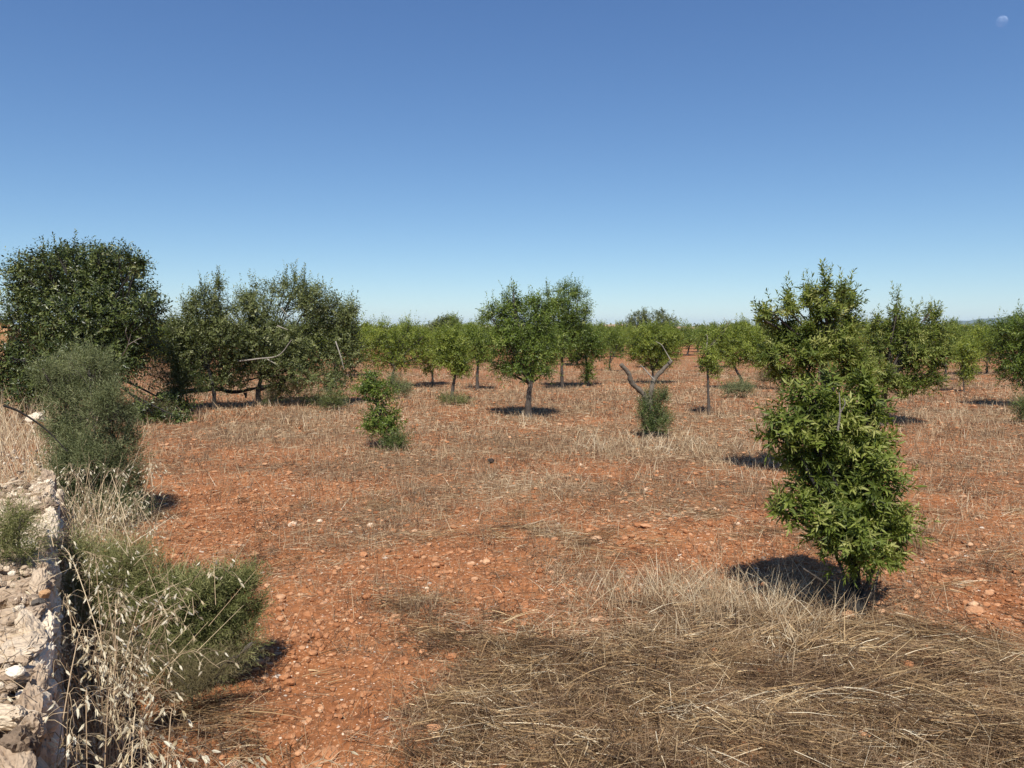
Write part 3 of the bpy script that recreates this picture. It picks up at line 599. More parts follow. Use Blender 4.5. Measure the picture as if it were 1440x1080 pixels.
# stones ------------------------------------------------------------------
def ico(sub=1):
    p = (1 + 5 ** .5) / 2
    v = [(-1,p,0),(1,p,0),(-1,-p,0),(1,-p,0),(0,-1,p),(0,1,p),(0,-1,-p),(0,1,-p),(p,0,-1),(p,0,1),(-p,0,-1),(-p,0,1)]
    f = [(0,11,5),(0,5,1),(0,1,7),(0,7,10),(0,10,11),(1,5,9),(5,11,4),(11,10,2),(10,7,6),(7,1,8),(3,9,4),(3,4,2),(3,2,6),(3,6,8),(3,8,9),(4,9,5),(2,4,11),(6,2,10),(8,6,7),(9,8,1)]
    v = [np.array(q, float) / np.linalg.norm(q) for q in v]
    for _ in range(sub):
        c = {}; nf = []
        def mid(a, b):
            k = (min(a, b), max(a, b))
            if k not in c:
                q = v[a] + v[b]; v.append(q / np.linalg.norm(q)); c[k] = len(v) - 1
            return c[k]
        for a, b, d in f:
            x, y, z = mid(a, b), mid(b, d), mid(d, a); nf += [(a, x, z), (b, y, x), (d, z, y), (x, y, z)]
        f = nf
    return np.array(v), np.array(f)
def stone_mesh(rng, sub=2, flat=.6):
    v, f = ico(sub)
    for _ in range(9):                                    # chip planes off the pebble
        n = nrm(rng.normal(size=3)); h = rng.uniform(.6, .92); q = v @ n
        v = v - np.outer(np.clip(q - h, 0, None) * .9, n)
    v = v * (1 + .05 * rng.normal(size=(len(v), 1))) * np.array([1, rng.uniform(.65, .95), flat])
    return v, f
STN = [('large flat tan stone near the bottom edge, left of the straw', 611, 1047, 11, .62, .45), ('pale angular stone beside the black stump of the bush', 1192, 872, 8, .75, .7),
       ('largest white angular stone at lower right edge of the straw', 1343, 935, 7, .95, .9), ('cream wedge stone left of the largest white stone', 1332, 942, 6, .8, .5), ('orange-brown stone between straw and bare soil at lower right', 1277, 952, 6, .45, .7),
       ('grey-tan stone in red soil right of the bush', 1370, 866, 10, .62, .5), ('cream stone on bare soil patch above the straw', 835, 879, 6, .85, .5), ('white stone on red soil, left middle of field', 411, 739, 6, .95, .6),
       ('small white round stone right of the left white stone', 449, 734, 4, .98, .8), ('yellow-orange angular stone on soil in lower middle', 514, 981, 7, .5, .6), ('long flat reddish stone at bottom edge on left soil track', 464, 1067, 11, .45, .4),
       ('flat tan stone near dead weed tuft in lower middle', 557, 870, 7, .65, .4), ('pale flat stone in the middle of red soil', 838, 755, 8, .8, .45), ('orange flat stone behind pale flat stone, middle field', 908, 744, 7, .6, .45),
       ('small cream stone left of the bush shadow', 1037, 740, 4, .95, .7), ('reddish upright stone under right edge of the bush', 1365, 925, 7, .5, .6)]
for k, (lab, x, y, r, tn, fl) in enumerate(STN):
    rg = np.random.default_rng(500 + k); g = gnd(x, y); s = r * np.linalg.norm(g - [0, 0, H]) / F * 1.15
    v, f = stone_mesh(rg, 2, fl); mb = MB(); mb.add(v * s, {3: f}, tn)
    o = mb.build('field_stone', M['gravel']); o.location = (g[0], g[1], gz1(g[0], g[1]) + s * fl * .45); o.rotation_euler = (rg.uniform(-.2, .2), rg.uniform(-.2, .2), rg.uniform(0, 6))
    tag(o, lab, 'stone', 'larger stones on the field')
for lab, x, y, r, m_, tn in (('rusty orange stone at field-side edge of the wall top', 63, 838, 9, 'hut', .4), ('dark slate-grey stone beside the rusty orange wall stone', 54, 850, 8, 'bark', .6),
                             ('white chalky stone lying on the wall top near bottom left', 22, 948, 10, 'wall', 1.0), ('pale loose stone behind broken end of the wall', 52, 592, 12, 'wall', .8)):
    rg = np.random.default_rng(int(x)); z = .9 if y > 600 else .55; g = gnd(x, y, z); s = r * np.linalg.norm(g - [0, 0, H]) / F
    v, f = stone_mesh(rg, 2, .6); mb = MB(); mb.add(v * s, {3: f}, tn)
    o = mb.build('wall_stone', M[m_]); o.location = (g[0], g[1], z + s * .3); o.rotation_euler = (.2, .1, rg.uniform(0, 6)); tag(o, lab, 'stone', 'loose stones on the wall')
rg = np.random.default_rng(9); g = gnd(690, 651); v, f = stone_mesh(rg, 2, .7); mb = MB(); mb.add(v * .05, {3: f}, .4)
o = mb.build('earth_clod', M['clod']); o.location = (g[0], g[1], gz1(g[0], g[1]) + .03); tag(o, 'small black clod on the open field left of centre', 'clod')

wall_stones(wall_later); tag(wall_later.build('stone_wall', M['wall']), *wall_label)
# gravel (one mass)
def sample(n, rng, dmin, dmax, p, side=1.0):
    """points over the field, density falling as d**-p"""
    e = 2 - p; u = rng.random(n)
    d = (dmin ** e + u * (dmax ** e - dmin ** e)) ** (1 / e) if abs(e) > 1e-6 else dmin * (dmax / dmin) ** u
    x = (rng.random(n) * 2 - 1) * (.72 * d + side); return x, d
def wall_side(x, y): return (x - WA[0]) * WN[0] + (y - WA[1]) * WN[1]       # > 0 on the field side
rg = np.random.default_rng(21); mb = MB()
x, y = sample(90000, rg, 1.7, 26, 1.55)
keep = (rg.random(len(x)) < np.clip(.42 + .5 * field(BARE, x, y) - .4 * field(MAT, x, y) + .8 * (fbm(x * 1.1, y * 1.1, 3, 4) - .5), .06, 1)) & (wall_side(x, y) > .05)
x = x[keep]; y = y[keep]; n = len(x)
s = np.clip(rg.lognormal(-4.9, .52, n), .0035, .025) * (1 + y / 12)
var = [stone_mesh(np.random.default_rng(600 + k), 0 if k < 6 else 1, .62) for k in range(9)]
pick = np.where((s > .016) & (y < 7), rg.integers(6, 9, n), rg.integers(0, 6, n)); zg = gz(x, y); th = rg.random(n) * 6.28
tn = np.clip(rg.normal(.42, .18, n) + (rg.random(n) < .05) * (s < .012) * .4, 0, 1)
for k in range(9):
    q = np.where(pick == k)[0]; v, f = var[k]; c, sn = np.cos(th[q])[:, None], np.sin(th[q])[:, None]
    V = np.stack([v[:, 0] * c - v[:, 1] * sn, v[:, 0] * sn + v[:, 1] * c, np.broadcast_to(v[:, 2], (len(q), len(v)))], -1) * s[q][:, None, None]
    V += np.stack([x[q], y[q], zg[q] + s[q] * .25], -1)[:, None]
    mb.add(V.reshape(-1, 3), {3: (f[None] + (np.arange(len(q)) * len(v))[:, None, None]).reshape(-1, 3)}, np.repeat(tn[q], len(v)))
tag(mb.build('gravel', M['gravel']), 'pinkish gravel strewn over red soil', 'gravel', kind='stuff')

# straw litter, mown mat, stubble (masses) ---------------------------------------
rg = np.random.default_rng(31)
def lying(n, dmin, dmax, p, prob, L0, L1, W, elev, lift, seed, tone, name, mat, label, flow=.5, bend=.12, segs=2):
    rg = np.random.default_rng(seed); x, y = sample(n, rg, dmin, dmax, p)
    k = (rg.random(n) < prob(x, y)) & (wall_side(x, y) > .02); x = x[k]; y = y[k]; m = len(x)
    az = (fbm(x * 1.3, y * 1.3, 3, seed) - .5) * 14 + rg.normal(size=m) * (1.6 - flow)
    el = np.radians(np.abs(rg.normal(0, elev, m)) - 3)
    A = np.stack([np.cos(az) * np.cos(el), np.sin(az) * np.cos(el), np.sin(el)], -1)
    P = np.stack([x, y, gz(x, y) + .004 + rg.random(m) ** 1.5 * lift], -1)
    L = rg.uniform(L0, L1, m) * (1 + .02 * y); w = W * rg.uniform(.6, 1.4, m) * np.clip(y / 5, .75, 4)
    mb = MB(); ribbons(mb, P, A, L, w, np.clip(tone(x, y) + rg.normal(size=m) * .2, 0, 1), rg, bend, segs)
    return tag(mb.build(name, M[mat]), label, 'straw', kind='stuff')
lying(330000, 1.8, 34, 1.7, lambda x, y: np.clip(litter(x, y) * 1.0 + .02, .10, 1), .03, .14, .0032, 12, .025, 32, lambda x, y: .43 + .55 * (fbm(x * .9, y * .9, 4, 70) - .5), 'straw_litter', 'straw', 'short broken straw littered over the field')
def bundles(nb, seed):
    rg = np.random.default_rng(seed); x, y = sample(nb, rg, 1.9, 8.5, 1.0)
    p = np.clip((field(MAT, x, y) - .25) * 1.1 + 1.9 * (fbm(x * 1.5, y * 1.5, 4, 14) - .5), .012, 1); p = np.clip(p * (.5 + 1.2 * np.clip((fbm(x * 4, y * 4, 3, 16) - .3) * 2.2, 0, 1)), .012, 1); k = (rg.random(nb) < p) & (wall_side(x, y) > .3)
    x = x[k]; y = y[k]; m = len(x); az = (fbm(x * .8, y * .8, 2, 15) - .5) * 7 + rg.normal(size=m) * .55; cnt = rg.integers(14, 60, m)
    hz = rg.random(m) ** 2 * .085 + .006; tb_ = np.clip(rg.normal(.43, .23, m), .05, .95); wid = rg.uniform(.03, .11, m); ln = rg.uniform(.10, .34, m); sp = rg.uniform(.2, .95, m)
    w = np.repeat(np.arange(m), cnt); n = len(w); a2 = az[w] + rg.normal(size=n) * sp[w]; off = rg.normal(size=n) * wid[w]; al = rg.normal(size=n) * ln[w] * .35
    px_ = x[w] - np.sin(az[w]) * off + np.cos(az[w]) * al; py_ = y[w] + np.cos(az[w]) * off + np.sin(az[w]) * al
    L = ln[w] * rg.uniform(.4, 1.2, n); el = np.radians(np.abs(rg.normal(0, 13, n)) - 4)
    A = np.stack([np.cos(a2) * np.cos(el), np.sin(a2) * np.cos(el), np.sin(el)], -1)
    P = np.stack([px_, py_, gz(px_, py_) + .004 + hz[w] * np.exp(-(off / wid[w]) ** 2 * .7) * rg.random(n)], -1) - A * (L * .5)[:, None] * np.array([1, 1, 0])
    mb = MB(); ribbons(mb, P, A, L, np.where(rg.random(n) < .08, .0058, .0031) * rg.uniform(.6, 1.4, n), np.clip(tb_[w] + rg.normal(size=n) * .17, 0, 1), rg, .2 * rg.random(n) ** 2 * 2, 3)
    return tag(mb.build('mown_straw', M['mat']), 'flattened brown mown straw in bundles across lower right foreground', 'straw', kind='stuff')
bundles(12500, 33)
def standing(n, dmin, dmax, p, prob, h0, h1, W, tilt, seed, tone, name, label, mat='straw', bend=.12, segs=2, mask=None):
    rg = np.random.default_rng(seed); x, y = sample(n, rg, dmin, dmax, p)
    k = rg.random(n) < prob(x, y)
    if mask is not None: k &= mask(x, y)
    else: k &= wall_side(x, y) > .02
    x = x[k]; y = y[k]; m = len(x)
    A = np.stack([rg.normal(size=m) * tilt, rg.normal(size=m) * tilt, np.ones(m)], -1)
    P = np.stack([x, y, gz(x, y) - .01], -1); w = W * rg.uniform(.6, 1.4, m) * np.clip(y / 5, .75, 4)
    mb = MB(); ribbons(mb, P, A, rg.uniform(h0, h1, m) * (.6 + .8 * fbm(x * 1.5, y * 1.5, 2, 3)), w, np.clip(tone(x, y) + rg.normal(size=m) * .18, 0, 1), rg, bend * rg.random(m) * 2, segs)
    return tag(mb.build(name, M[mat]), label, 'grass', kind='stuff')
standing(110000, 2.0, 32, 1.5, lambda x, y: np.clip(.07 + .9 * np.clip((fbm(x * 2.3, y * 2.3, 4, 55) - .52) * 5, 0, 1), 0, 1), .05, .22, .003, .55, 40, lambda x, y: .38 + .4 * (fbm(x * 2, y * 2, 2, 56) - .5), 'dead_weeds', 'grey-brown brittle weeds scattered over the red soil', mat='weed', bend=.15, segs=2)
tuft = lambda x, y: np.clip((fbm(x * 3.5, y * 3.5, 3, 19) - .42) * 6, 0, 1)
standing(260000, 2.2, 46, 1.35, lambda x, y: np.clip(tuft(x, y) * (.40 + .8 * field(GRASS, x, y) + .1 * field(MAT, x, y) - .33 * field(BARE, x, y)) + .12 * np.clip((y - 6) / 6, 0, 1), .008, 1), .06, .24, .003, .32, 34, lambda x, y: .49 + .55 * (fbm(x * .9, y * .9, 4, 75) - .5), 'dry_stubble', 'thin dry stubble standing in patches over the field')
pg = [patch(1045,862,95,48,1.3), patch(940,852,120,36,.85), patch(840,835,60,26,.4), patch(1110,890,80,26,.7), patch(930,630,110,16,.7), patch(1000,900,60,26,.6)]
standing(110000, 3.2, 14, 1.0, lambda x, y: np.clip(field(pg, x, y) * 1.0 - .28 + 1.1 * (fbm(x * 3, y * 3, 3, 91) - .5), 0, 1), .12, .40, .0036, .5, 35, lambda x, y: .66 + .7 * (fbm(x * 2.5, y * 2.5, 3, 92) - .5) + .12 * (x > 1.6), 'pale_grass', 'pale bleached grass before the front bush', bend=.25, segs=3)
left = lambda x, y: (wall_side(x, y) < .35) & (y > 4.9)
standing(60000, 4.8, 20, 1.0, lambda x, y: np.clip(.95 - .03 * y + 0 * x, 0, 1) * (x < -2.6), .3, .95, .0045, .28, 36, lambda x, y: .72 + .3 * (fbm(x * 2, y * 2, 2, 7) - .5), 'tall_dry_grass', 'tall bleached grass beyond the broken wall end', bend=.25, segs=3, mask=left)
foot = lambda x, y: (wall_side(x, y) > .0) & (wall_side(x, y) < .9)
standing(30000, 1.9, 12, 1.3, lambda x, y: np.clip(1.1 - wall_side(x, y) * 1.2, 0, 1) * np.clip((fbm(x * 3, y * 3, 3, 45) - .35) * 5, 0, 1), .12, .42, .003, .45, 37, lambda x, y: .5 + .3 * (fbm(x * 2, y * 2, 2, 7) - .5), 'verge_grass', 'brown dry grass along the foot of wall', bend=.3, segs=3, mask=foot)
ug = [patch(350,585,110,14,1), patch(430,585,60,16,1), patch(300,575,60,10,.8), patch(200,600,40,16,.9)]
standing(40000, 11, 24, .8, lambda x, y: np.clip(field(ug, x, y) * .7 * np.clip((fbm(x * 1.6, y * 1.6, 3, 47) - .35) * 5, 0, 1), 0, 1), .08, .34, .004, .4, 38, lambda x, y: .52 + .5 * (fbm(x * 1, y * 1, 2, 7) - .5), 'bank_grass', 'yellowing grass on the bank under old trees', bend=.25, segs=2)

topm = lambda x, y: (wall_side(x, y) < -.03) & (wall_side(x, y) > -.6) & (y < 4.8)
rgw = np.random.default_rng(39); tw = rgw.uniform(-.3, 3.7, 3200); nw = -rgw.uniform(.0, .55, 3200); kk = rgw.random(3200) < np.clip((fbm(tw * 3, nw * 3, 3, 6) - .38) * 4, .08, 1)
tw = tw[kk]; nw = nw[kk]; m_ = len(tw); P = np.stack([WA[0] + WU[0] * tw + WN[0] * nw, WA[1] + WU[1] * tw + WN[1] * nw, .89 + rgw.random(m_) * .035], -1)
A = np.stack([rgw.normal(size=m_), rgw.normal(size=m_), np.abs(rgw.normal(size=m_)) * .7], -1)
mb = MB(); ribbons(mb, P, A, rgw.uniform(.04, .16, m_), .0022, np.clip(rgw.normal(.5, .2, m_), 0, 1), rgw, .2, 2)
tag(mb.build('wall_grass', M['straw']), 'thin dry grass wisps on the top of stone wall', 'grass', kind='stuff')

# oats ---------------------------------------------------------------------
def oats(label, x, y, n, h0, h1, spread, seed, lean=(0, 0), nsp=(9, 16), zb=None, sz=.024):
    rg = np.random.default_rng(seed); z0 = gz1(x, y) if zb is None else zb
    root = tag(empty('wild_oat', (x, y, z0)), label, 'oat plant', 'wild oat clumps by the wall')
    st = MB(); hu = MB(); lf = MB()
    for k in range(n):
        b = np.array([x + rg.normal() * spread * .5, y + rg.normal() * spread * .5, z0 - .02]); h = rg.uniform(h0, h1)
        l = np.array([rg.normal() * .22 + lean[0], rg.normal() * .22 + lean[1], 0]) * h
        top = b + l * 1.0 + UP * h; mid = b + l * .32 + UP * h * .55; nod = top + np.array([l[0] * .35, l[1] * .35, -.05 * h])
        tube(st, [b, mid, top, nod], .0022, .0009, 3, 4, tone=rg.uniform(.2, .8))
        c = catmull([mid, top, nod], 8); m = rg.integers(*nsp)
        for q in range(m):
            p = c[int(rg.uniform(3, len(c) - .01))]; a = rg.random() * 6.28; r = rg.uniform(.02, .075)
            e = p + np.array([math.cos(a) * r, math.sin(a) * r, rg.uniform(-.035, .01)])
            tube(st, [p, (p + e) / 2 + UP * .012, e], .0006, .0005, 3, 2, tone=.7)
            ax = nrm(np.array([math.cos(a) * .55, math.sin(a) * .55, -rg.uniform(.3, 1.0)])); sd = nrm(np.cross(ax, UP + .3 * rg.normal(size=3)))
            s = sz * rg.uniform(.75, 1.25); tn = np.clip(rg.normal(.75, .18), 0, 1)
            o = rg.uniform(.12, .32)
            A = np.array([ax + sd * o, ax - sd * o, ax]); N = np.array([-sd, sd, UP + ax])
            scatter(hu, LANCE, np.array([e, e, e]), A, N, np.array([s, s * .95, s * .8]), s * .26, tn, curl=-.05)
        for q in range(2):
            p = b + (mid - b) * rg.uniform(.2, 1); ribbons(lf, p[None], np.array([[rg.normal(), rg.normal(), .8]]), .18, .005, rg.uniform(.3, .8), rg, .6, 3)
    st.build('stalk', M['straw'], root, (x, y, z0)); hu.build('husk', M['oat'], root, (x, y, z0)); lf.build('dry_blade', M['straw'], root, (x, y, z0))
    return root
oats('silvery wild oats at field side of the wall beside tall feathery bush', -2.62, 4.9, 48, .55, .98, .26, 701)
oats('dense wild oat clump in wall shadow with straw-gold stalks', -1.46, 2.62, 80, .4, .95, .17, 702, (-.02, 0))
oats('nearest wild oats with large cream husks at the bottom edge', -.87, 1.74, 46, .5, .82, .15, 703, (0, .0), (10, 18), sz=.028)
oats('wild oats leaning over the wall top at bottom left corner', -1.12, 1.82, 24, .75, 1.0, .18, 704, (-.18, 0))
oats('thin wild oats in the wall shade midway along the wall', -2.16, 3.75, 34, .45, .85, .18, 705)
def stalks(name, label, x, y, n, h0, h1, spread, seed, mat='straw', tilt=.25, tone=.75, r=.0022, br=3, lean=(0, 0), cat='dry weed'):
    rg = np.random.default_rng(seed); z0 = gz1(x, y); st = MB()
    for k in range(n):
        b = np.array([rg.normal() * spread, rg.normal() * spread, 0]); b0 = b * .04 - UP * .03; h = rg.uniform(h0, h1)
        l = np.array([rg.normal() * tilt + lean[0], rg.normal() * tilt + lean[1], 0]) * h
        P = [b0, b + UP * .012, b + l * .4 + UP * h * .5, b + l + UP * h]; t_ = np.clip(tone + rg.normal() * .15, 0, 1)
        tube(st, P, r, r * .5, 4, 4, tone=t_); c = catmull(P, 6)
        for q in range(br):
            p = c[rg.integers(3, len(c) - 1)]; e = p + np.array([rg.normal() * .08, rg.normal() * .08, rg.uniform(.04, .16)]) * h * 1.3
            tube(st, [p, e], r * .6, r * .3, 3, 2, tone=t_)
    o = st.build(name, M[mat]); o.location = (x, y, z0); return tag(o, label, cat, 'dead weeds and tall dry stalks')
def stalks_px(name, label, px, py, *a, **k):
    g = gnd(px, py); return stalks(name, label, g[0], g[1], *a, **k)
stalks('tall_dry_stalk', 'tall straw-coloured crossing stalks rising behind the low feathery bush', -1.65, 3.5, 22, .8, 1.35, .12, 711, tilt=.32, r=.0026, br=4, cat='dry stalks')
stalks('tall_dry_stalk', 'upright golden stalks among oats in front of tall feathery bush', -2.4, 4.6, 24, .6, 1.1, .2, 712, tilt=.25, r=.0026, br=4, cat='dry stalks')
stalks('tall_dry_stalk', 'single pale bent stalks over lower left verge', -.75, 2.2, 7, .4, .7, .15, 713, tilt=.4, r=.002, br=3, cat='dry stalks')
DW = [('tilted rake-like brown dead weed in the middle field', 880, 692, 26, .35, .6, .03, 'weed', .12, .5, (.35, 0)), ('sparse reddish dead weed with thin upright stems, lower middle', 686, 858, 10, .25, .4, .05, 'weed', .3, .35, (0, 0)),
      ('grey-beige dead weed clump left of field centre', 570, 738, 40, .2, .48, .12, 'straw', .4, .42, (0, 0)), ('grey dry weed standing right of black stump', 1283, 862, 30, .2, .42, .07, 'weed', .3, .85, (0, 0)),
      ('brown dead tuft in lower middle of field', 592, 870, 60, .1, .2, .08, 'weed', .35, .7, (0, 0)), ('pale dead stalks behind long grass, centre field', 790, 830, 40, .2, .42, .1, 'straw', .3, .6, (0, 0)),
      ('dark red-brown dead weed in the right middle field', 945, 716, 14, .15, .3, .08, 'weed', .5, .4, (0, 0)), ('short dark dead weed left of tilted rake-like weed', 832, 708, 8, .2, .3, .04, 'weed', .3, .3, (0, 0)),
      ('brown dead twigs under left edge of the front bush', 1165, 862, 26, .2, .42, .12, 'weed', .4, .6, (0, 0)), ('single tall thin dead stalks right of bush', 1350, 730, 6, .3, .55, .1, 'straw', .2, .6, (0, 0)),
      ('pale dead tuft right side of field', 1378, 722, 16, .15, .3, .2, 'straw', .3, .7, (0, 0)), ('dead stalks in front of the small sapling', 510, 640, 24, .15, .35, .25, 'straw', .3, .5, (0, 0)),
      ('dead weed stems on left red track', 300, 750, 20, .12, .3, .2, 'weed', .4, .7, (0, 0)), ('brown weed stems on left middle field', 470, 700, 24, .15, .38, .2, 'straw', .3, .5, (0, 0))]
for k, (lab, px, py, n, h0, h1, s, mt, ti, tn, le) in enumerate(DW):
    stalks_px('dead_weed', lab, px, py, n, h0, h1, s, 720 + k, mat=mt, tilt=ti, tone=tn, lean=le, r=.0028)

# buildings far off --------------------------------------------------------
def plain(name, col, rough=.8, bump=0):
    m, nt, out = newmat(name); n = nd(nt, "ShaderNodeTexNoise"); n.inputs["Scale"].default_value = 1.5; n.inputs["Detail"].default_value = 6
    r = ramp(nt, [(.3, tuple(c * .85 for c in col)), (.7, col)]); nt.links.new(n.outputs["Fac"], r.inputs["Fac"])
    b = nd(nt, "ShaderNodeBsdfPrincipled"); b.inputs["Roughness"].default_value = rough; nt.links.new(r.outputs[0], b.inputs["Base Color"]); nt.links.new(b.outputs[0], out.inputs[0]); return m
M['white'] = plain('white_render', (.75, .73, .68)); M['tile'] = plain('pale_roof_tile', (.48, .32, .22)); M['dark'] = plain('dark_opening', (.05, .05, .05)); M['cream'] = plain('cream_render', (.62, .54, .42))
def box(mb, x0, x1, y0, y1, z0, z1):
    v = [(x, y, z) for x in (x0, x1) for y in (y0, y1) for z in (z0, z1)]
    mb.add(v, {4: [(0,1,3,2),(4,6,7,5),(0,4,5,1),(2,3,7,6),(0,2,6,4),(1,5,7,3)]})
def house(label, px, pytop, wpx, d, wall='white', roof=True):
    c = at(px, pytop, d); w = wpx * d / F / 2; h = c[2]
    r = tag(empty('farm_house', (c[0], d, 0)), label, 'house', 'far houses on the skyline')
    eave = h - (w * .25 if roof else 0)
    mb = MB(); box(mb, -w, w, 0, 7, -.3, eave); mb.build('wall', M[wall], r)
    mb = MB()
    if roof:
        e = w + .3
        mb.add([(-e,-.3,eave+.003),(e,-.3,eave+.003),(e,7.3,eave+.003),(-e,7.3,eave+.003),(-e,3.5,h),(e,3.5,h)], {4: [(0,1,5,4),(2,3,4,5),(0,3,2,1)], 3: [(0,4,3),(1,2,5)]})
        mb.build('roof', M['tile'], r)
    else:
        box(mb, -w - .1, w + .1, -.1, 7.1, eave + .003, eave + .35); mb.build('parapet', M['white'], r)
    for q in (-.5, .4):
        mb = MB(); box(mb, w * q - .5, w * q + .5, -.06, .02, eave * .45, eave * .8); mb.build('window', M['dark'], r)
    return r
house('white flat-roofed house glimpsed left of central almond tree', 684, 459, 14, 260, roof=False)
house('pale house with wide roof on the skyline right of tallest middle tree', 866, 456, 26, 240, 'cream')
house('long pale house right of the dark skyline tree', 966, 459, 22, 230, 'cream')
house('small white house at right end of the pale row', 990, 461, 14, 250, 'white')
house('tiny white house left of the open almond top', 1058, 463, 10, 260, 'white')
house('tiny cream house beneath the blue hill at right', 1392, 464, 10, 300, 'cream', False)
# church-like tower under the hill
c = at(1358, 458, 420); r = tag(empty('stone_tower', (c[0], 420, 0)), 'tiny pale tower in front of the blue hill', 'tower')
mb = MB(); box(mb, -1.2, 1.2, 0, 2.4, -.3, c[2] - 1.5); mb.build('shaft', M['cream'], r)
mb = MB(); z = c[2] - 1.497; mb.add([(-1.3,-.1,z),(1.3,-.1,z),(1.3,2.5,z),(-1.3,2.5,z),(0,1.2,z + 2)], {3: [(0,1,4),(1,2,4),(2,3,4),(3,0,4)], 4: [(0,3,2,1)]}); mb.build('roof', M['tile'], r)
# ochre stone hut at left edge
g0 = at(-58, 470, 19.0); g1 = at(11, 470, 19.0); ztop = at(0, 452, 19)[2]
uu, ww = np.meshgrid(np.linspace(0, 1, 90), np.linspace(0, 1, 130), indexing='ij')
def facade(o, e, hgt, seed):
    ln = np.linalg.norm(e); X = uu * ln; Zv = ww * hgt; f1, f2, idv = voro(X * 3.2, Zv * 4.5, seed); cr = np.clip((f2 - f1) / .15, 0, 1)
    n = nrm(np.cross(np.append(e, 0), UP)); dp = (idv - .5) * .04 + (cr - 1) * .04
    top = Zv + (ww > .97) * .14 * (vnoise(X * 3, X * 0, seed) - .6)
    P = np.stack([o[0] + e[0] * uu + n[0] * dp, o[1] + e[1] * uu + n[1] * dp, top - .05], -1)
    a, b2 = uu.shape; i = (np.arange(a - 1)[:, None] * b2 + np.arange(b2 - 1)[None])
    return P, {4: np.stack([i, i + b2, i + b2 + 1, i + 1], -1).reshape(-1, 4)}, np.clip(.5 + .5 * (idv - .5) + (cr - 1) * .35, 0, 1).ravel()
mb = MB(); w_ = g1[0] - g0[0]
for o_, e_ in (((g0[0], 19.), (w_, 0.)), ((g1[0], 19.), (0., 2.2)), ((g1[0], 21.2), (-w_, 0.)), ((g0[0], 21.2), (0., -2.2))):
    P, f, tn = facade(np.array(o_), np.array(e_), ztop, 4); mb.add(P, f, tn)
mb.add([(g0[0], 19, ztop - .25), (g1[0], 19, ztop - .25), (g1[0], 21.2, ztop - .25), (g0[0], 21.2, ztop - .25)], {4: [(0,1,2,3)]}, .4)
tag(mb.build('stone_hut', M['hut']), 'ochre rubble stone hut peeping out at left edge behind the large dark tree', 'hut')

# overhead wire, hills, moon -------------------------------------------------
pA = at(1080, 444, 130); pB = at(1900, 441, 150); pC = at(400, 444, 150)
for lab, p in (('wooden pole hidden among the tall almond leaves carrying the wire', pA), ('wooden pole beyond the right end of the wire', pB)):
    r = tag(empty('utility_pole', (p[0], p[1], 0)), lab, 'pole'); mb = MB(); tube(mb, [np.array([0, 0, -.3]), np.array([0, 0, p[2] * .5]), np.array([0, 0, p[2] + .05])], .11, .08, 8, 3); mb.build('post', M['bark'], r)
    mb = MB(); box(mb, -.6, .6, -.05, .05, p[2] - .25, p[2] - .15); mb.build('crossarm', M['bark'], r)
mb = MB(); q = np.linspace(0, 1, 24)[:, None]; w = pA * (1 - q) + pB * q - UP * 0.35 * 4 * q * (1 - q)
tube(mb, w, .016, .016, 4, 1); tag(mb.build('overhead_wire', M['bark_dark']), 'thin overhead wire in the sky above right-hand trees', 'wire')
M['hill'] = plain('scrub_hill', (.10, .12, .075), .95)
aa = np.radians(np.linspace(-60, 60, 400)); prof = 40 * np.exp(-((np.degrees(aa) - 32.5) / 5) ** 2) + 22 * np.exp(-((np.degrees(aa) - 38) / 6) ** 2) + 7 * (fbm(np.degrees(aa) * .5, aa * 0, 4, 2)) + 6 * np.exp(-((np.degrees(aa) + 20) / 12) ** 2)
mb = MB(); rows_ = []
for rr, k in ((3000, 0), (3250, .45), (3500, .8), (3800, 1.0), (4400, .6), (5200, 0)):
    rows_.append(np.stack([rr * np.sin(aa), rr * np.cos(aa), prof * k * (.85 + .3 * fbm(np.degrees(aa) * 2, aa * 0 + rr, 3, 7)) - 1], -1))
V = np.stack(rows_); i = (np.arange(5)[:, None] * 400 + np.arange(399)[None])
mb.add(V, {4: np.stack([i, i + 1, i + 401, i + 400], -1).reshape(-1, 4)}); o = mb.build('hills', M['hill'], smooth=True); o['kind'] = 'structure'

SUN_EL = math.radians(54); SUN_AZ = math.radians(182)          # azimuth clockwise from +Y: behind the camera
sd = np.array([math.sin(SUN_AZ) * math.cos(SUN_EL), math.cos(SUN_AZ) * math.cos(SUN_EL), math.sin(SUN_EL)])
m, nt, out = newmat('moon_surface')
n1 = nd(nt, "ShaderNodeTexNoise"); n1.inputs["Scale"].default_value = .035; n1.inputs["Detail"].default_value = 4; tc = nd(nt, "ShaderNodeTexCoord"); nt.links.new(tc.outputs["Object"], n1.inputs["Vector"])
r = ramp(nt, [(.35, (.05,.052,.055)), (.65, (.11,.115,.125))]); nt.links.new(n1.outputs["Fac"], r.inputs["Fac"])
df = nd(nt, "ShaderNodeBsdfDiffuse"); nt.links.new(r.outputs[0], df.inputs["Color"]); tr = nd(nt, "ShaderNodeBsdfTransparent")
ad = nd(nt, "ShaderNodeAddShader"); nt.links.new(df.outputs[0], ad.inputs[0]); nt.links.new(tr.outputs[0], ad.inputs[1]); gq = nd(nt, "ShaderNodeNewGeometry"); mx = nd(nt, "ShaderNodeMixShader"); nt.links.new(gq.outputs["Backfacing"], mx.inputs[0]); nt.links.new(ad.outputs[0], mx.inputs[1]); nt.links.new(tr.outputs[0], mx.inputs[2]); nt.links.new(mx.outputs[0], out.inputs[0])
v, f = ico(3); mb = MB(); mb.add(v * 7.2 * 6000 / F * 1.0, {3: f}); o = mb.build('moon', m, smooth=True); o.location = at(1409, 30, 6000); tag(o, 'pale gibbous daytime moon in upper right corner of the sky', 'moon')

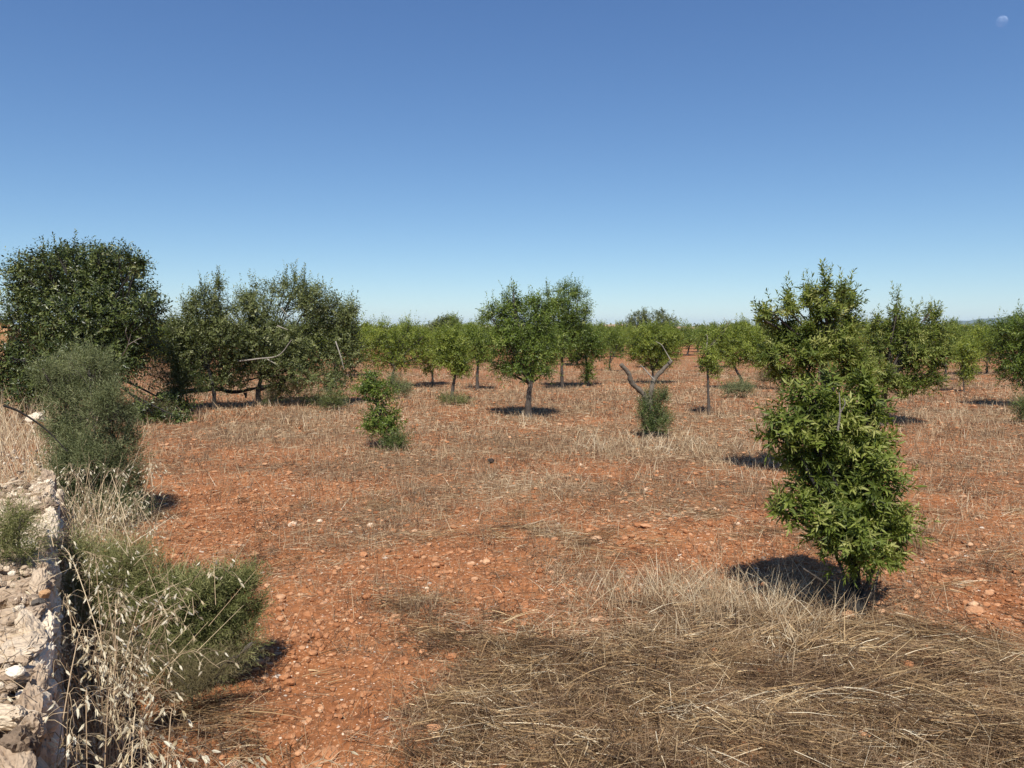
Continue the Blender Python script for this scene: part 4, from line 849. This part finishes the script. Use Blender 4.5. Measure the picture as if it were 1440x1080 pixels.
mb = MB(); box(mb, -6500, 6500, -6000, 7000, -4, 75)
mz, nz, oz_ = newmat('air'); pv = nd(nz, "ShaderNodeVolumePrincipled"); pv.inputs["Color"].default_value = (.58, .78, 1, 1); pv.inputs["Density"].default_value = 1.3e-4; pv.inputs["Anisotropy"].default_value = 0
nz.links.new(pv.outputs[0], oz_.inputs["Volume"]); o = mb.build('haze', mz); o['kind'] = 'stuff'
# light, sky, camera --------------------------------------------------------
sc = bpy.context.scene
L = bpy.data.lights.new('sun', 'SUN'); L.energy = 5.0; L.angle = math.radians(.53); L.color = (1, .955, .88)
so = bpy.data.objects.new('sun', L); C.objects.link(so); so.rotation_euler = Vector(sd).to_track_quat('Z', 'Y').to_euler()
w = bpy.data.worlds.new("World"); sc.world = w; w.use_nodes = True; nt = w.node_tree
sky = nt.nodes.new("ShaderNodeTexSky"); sky.sky_type = 'NISHITA'; sky.sun_disc = False; sky.sun_elevation = SUN_EL; sky.sun_rotation = SUN_AZ
sky.air_density = .8; sky.dust_density = 0; sky.ozone_density = 6.0
bg = nt.nodes["Background"]; bg.inputs[1].default_value = .15
gs = nt.nodes.new("ShaderNodeSeparateColor"); gm = nt.nodes.new("ShaderNodeCombineColor"); nt.links.new(sky.outputs[0], gs.inputs[0])
for q, e in enumerate((1.03, .95, .75)):                          # bluer, steeper sky than the stock model
    pw = nt.nodes.new("ShaderNodeMath"); pw.operation = 'POWER'; pw.inputs[1].default_value = e; nt.links.new(gs.outputs[q], pw.inputs[0]); nt.links.new(pw.outputs[0], gm.inputs[q])
tn_ = nt.nodes.new("ShaderNodeMix"); tn_.data_type = 'RGBA'; tn_.blend_type = 'MULTIPLY'; tn_.inputs["Factor"].default_value = 1; tn_.inputs["B"].default_value = (.544, .63, .92, 1)
nt.links.new(gm.outputs[0], tn_.inputs["A"]); nt.links.new(tn_.outputs["Result"], bg.inputs[0])
cam = bpy.data.cameras.new('camera'); cam.sensor_width = 36; cam.lens = F / 1440 * 36; cam.clip_end = 20000; cam.clip_start = .02
co = bpy.data.objects.new('camera', cam); C.objects.link(co); co.location = (0, 0, H); co.rotation_euler = (math.pi / 2 - PITCH, 0, 0); sc.camera = co
sc.view_settings.view_transform = 'Standard'; sc.view_settings.look = 'None'; sc.view_settings.exposure = .4; sc.view_settings.gamma = 1
sc.cycles.max_bounces = 6; sc.cycles.diffuse_bounces = 3; sc.cycles.transmission_bounces = 3; sc.cycles.transparent_max_bounces = 8
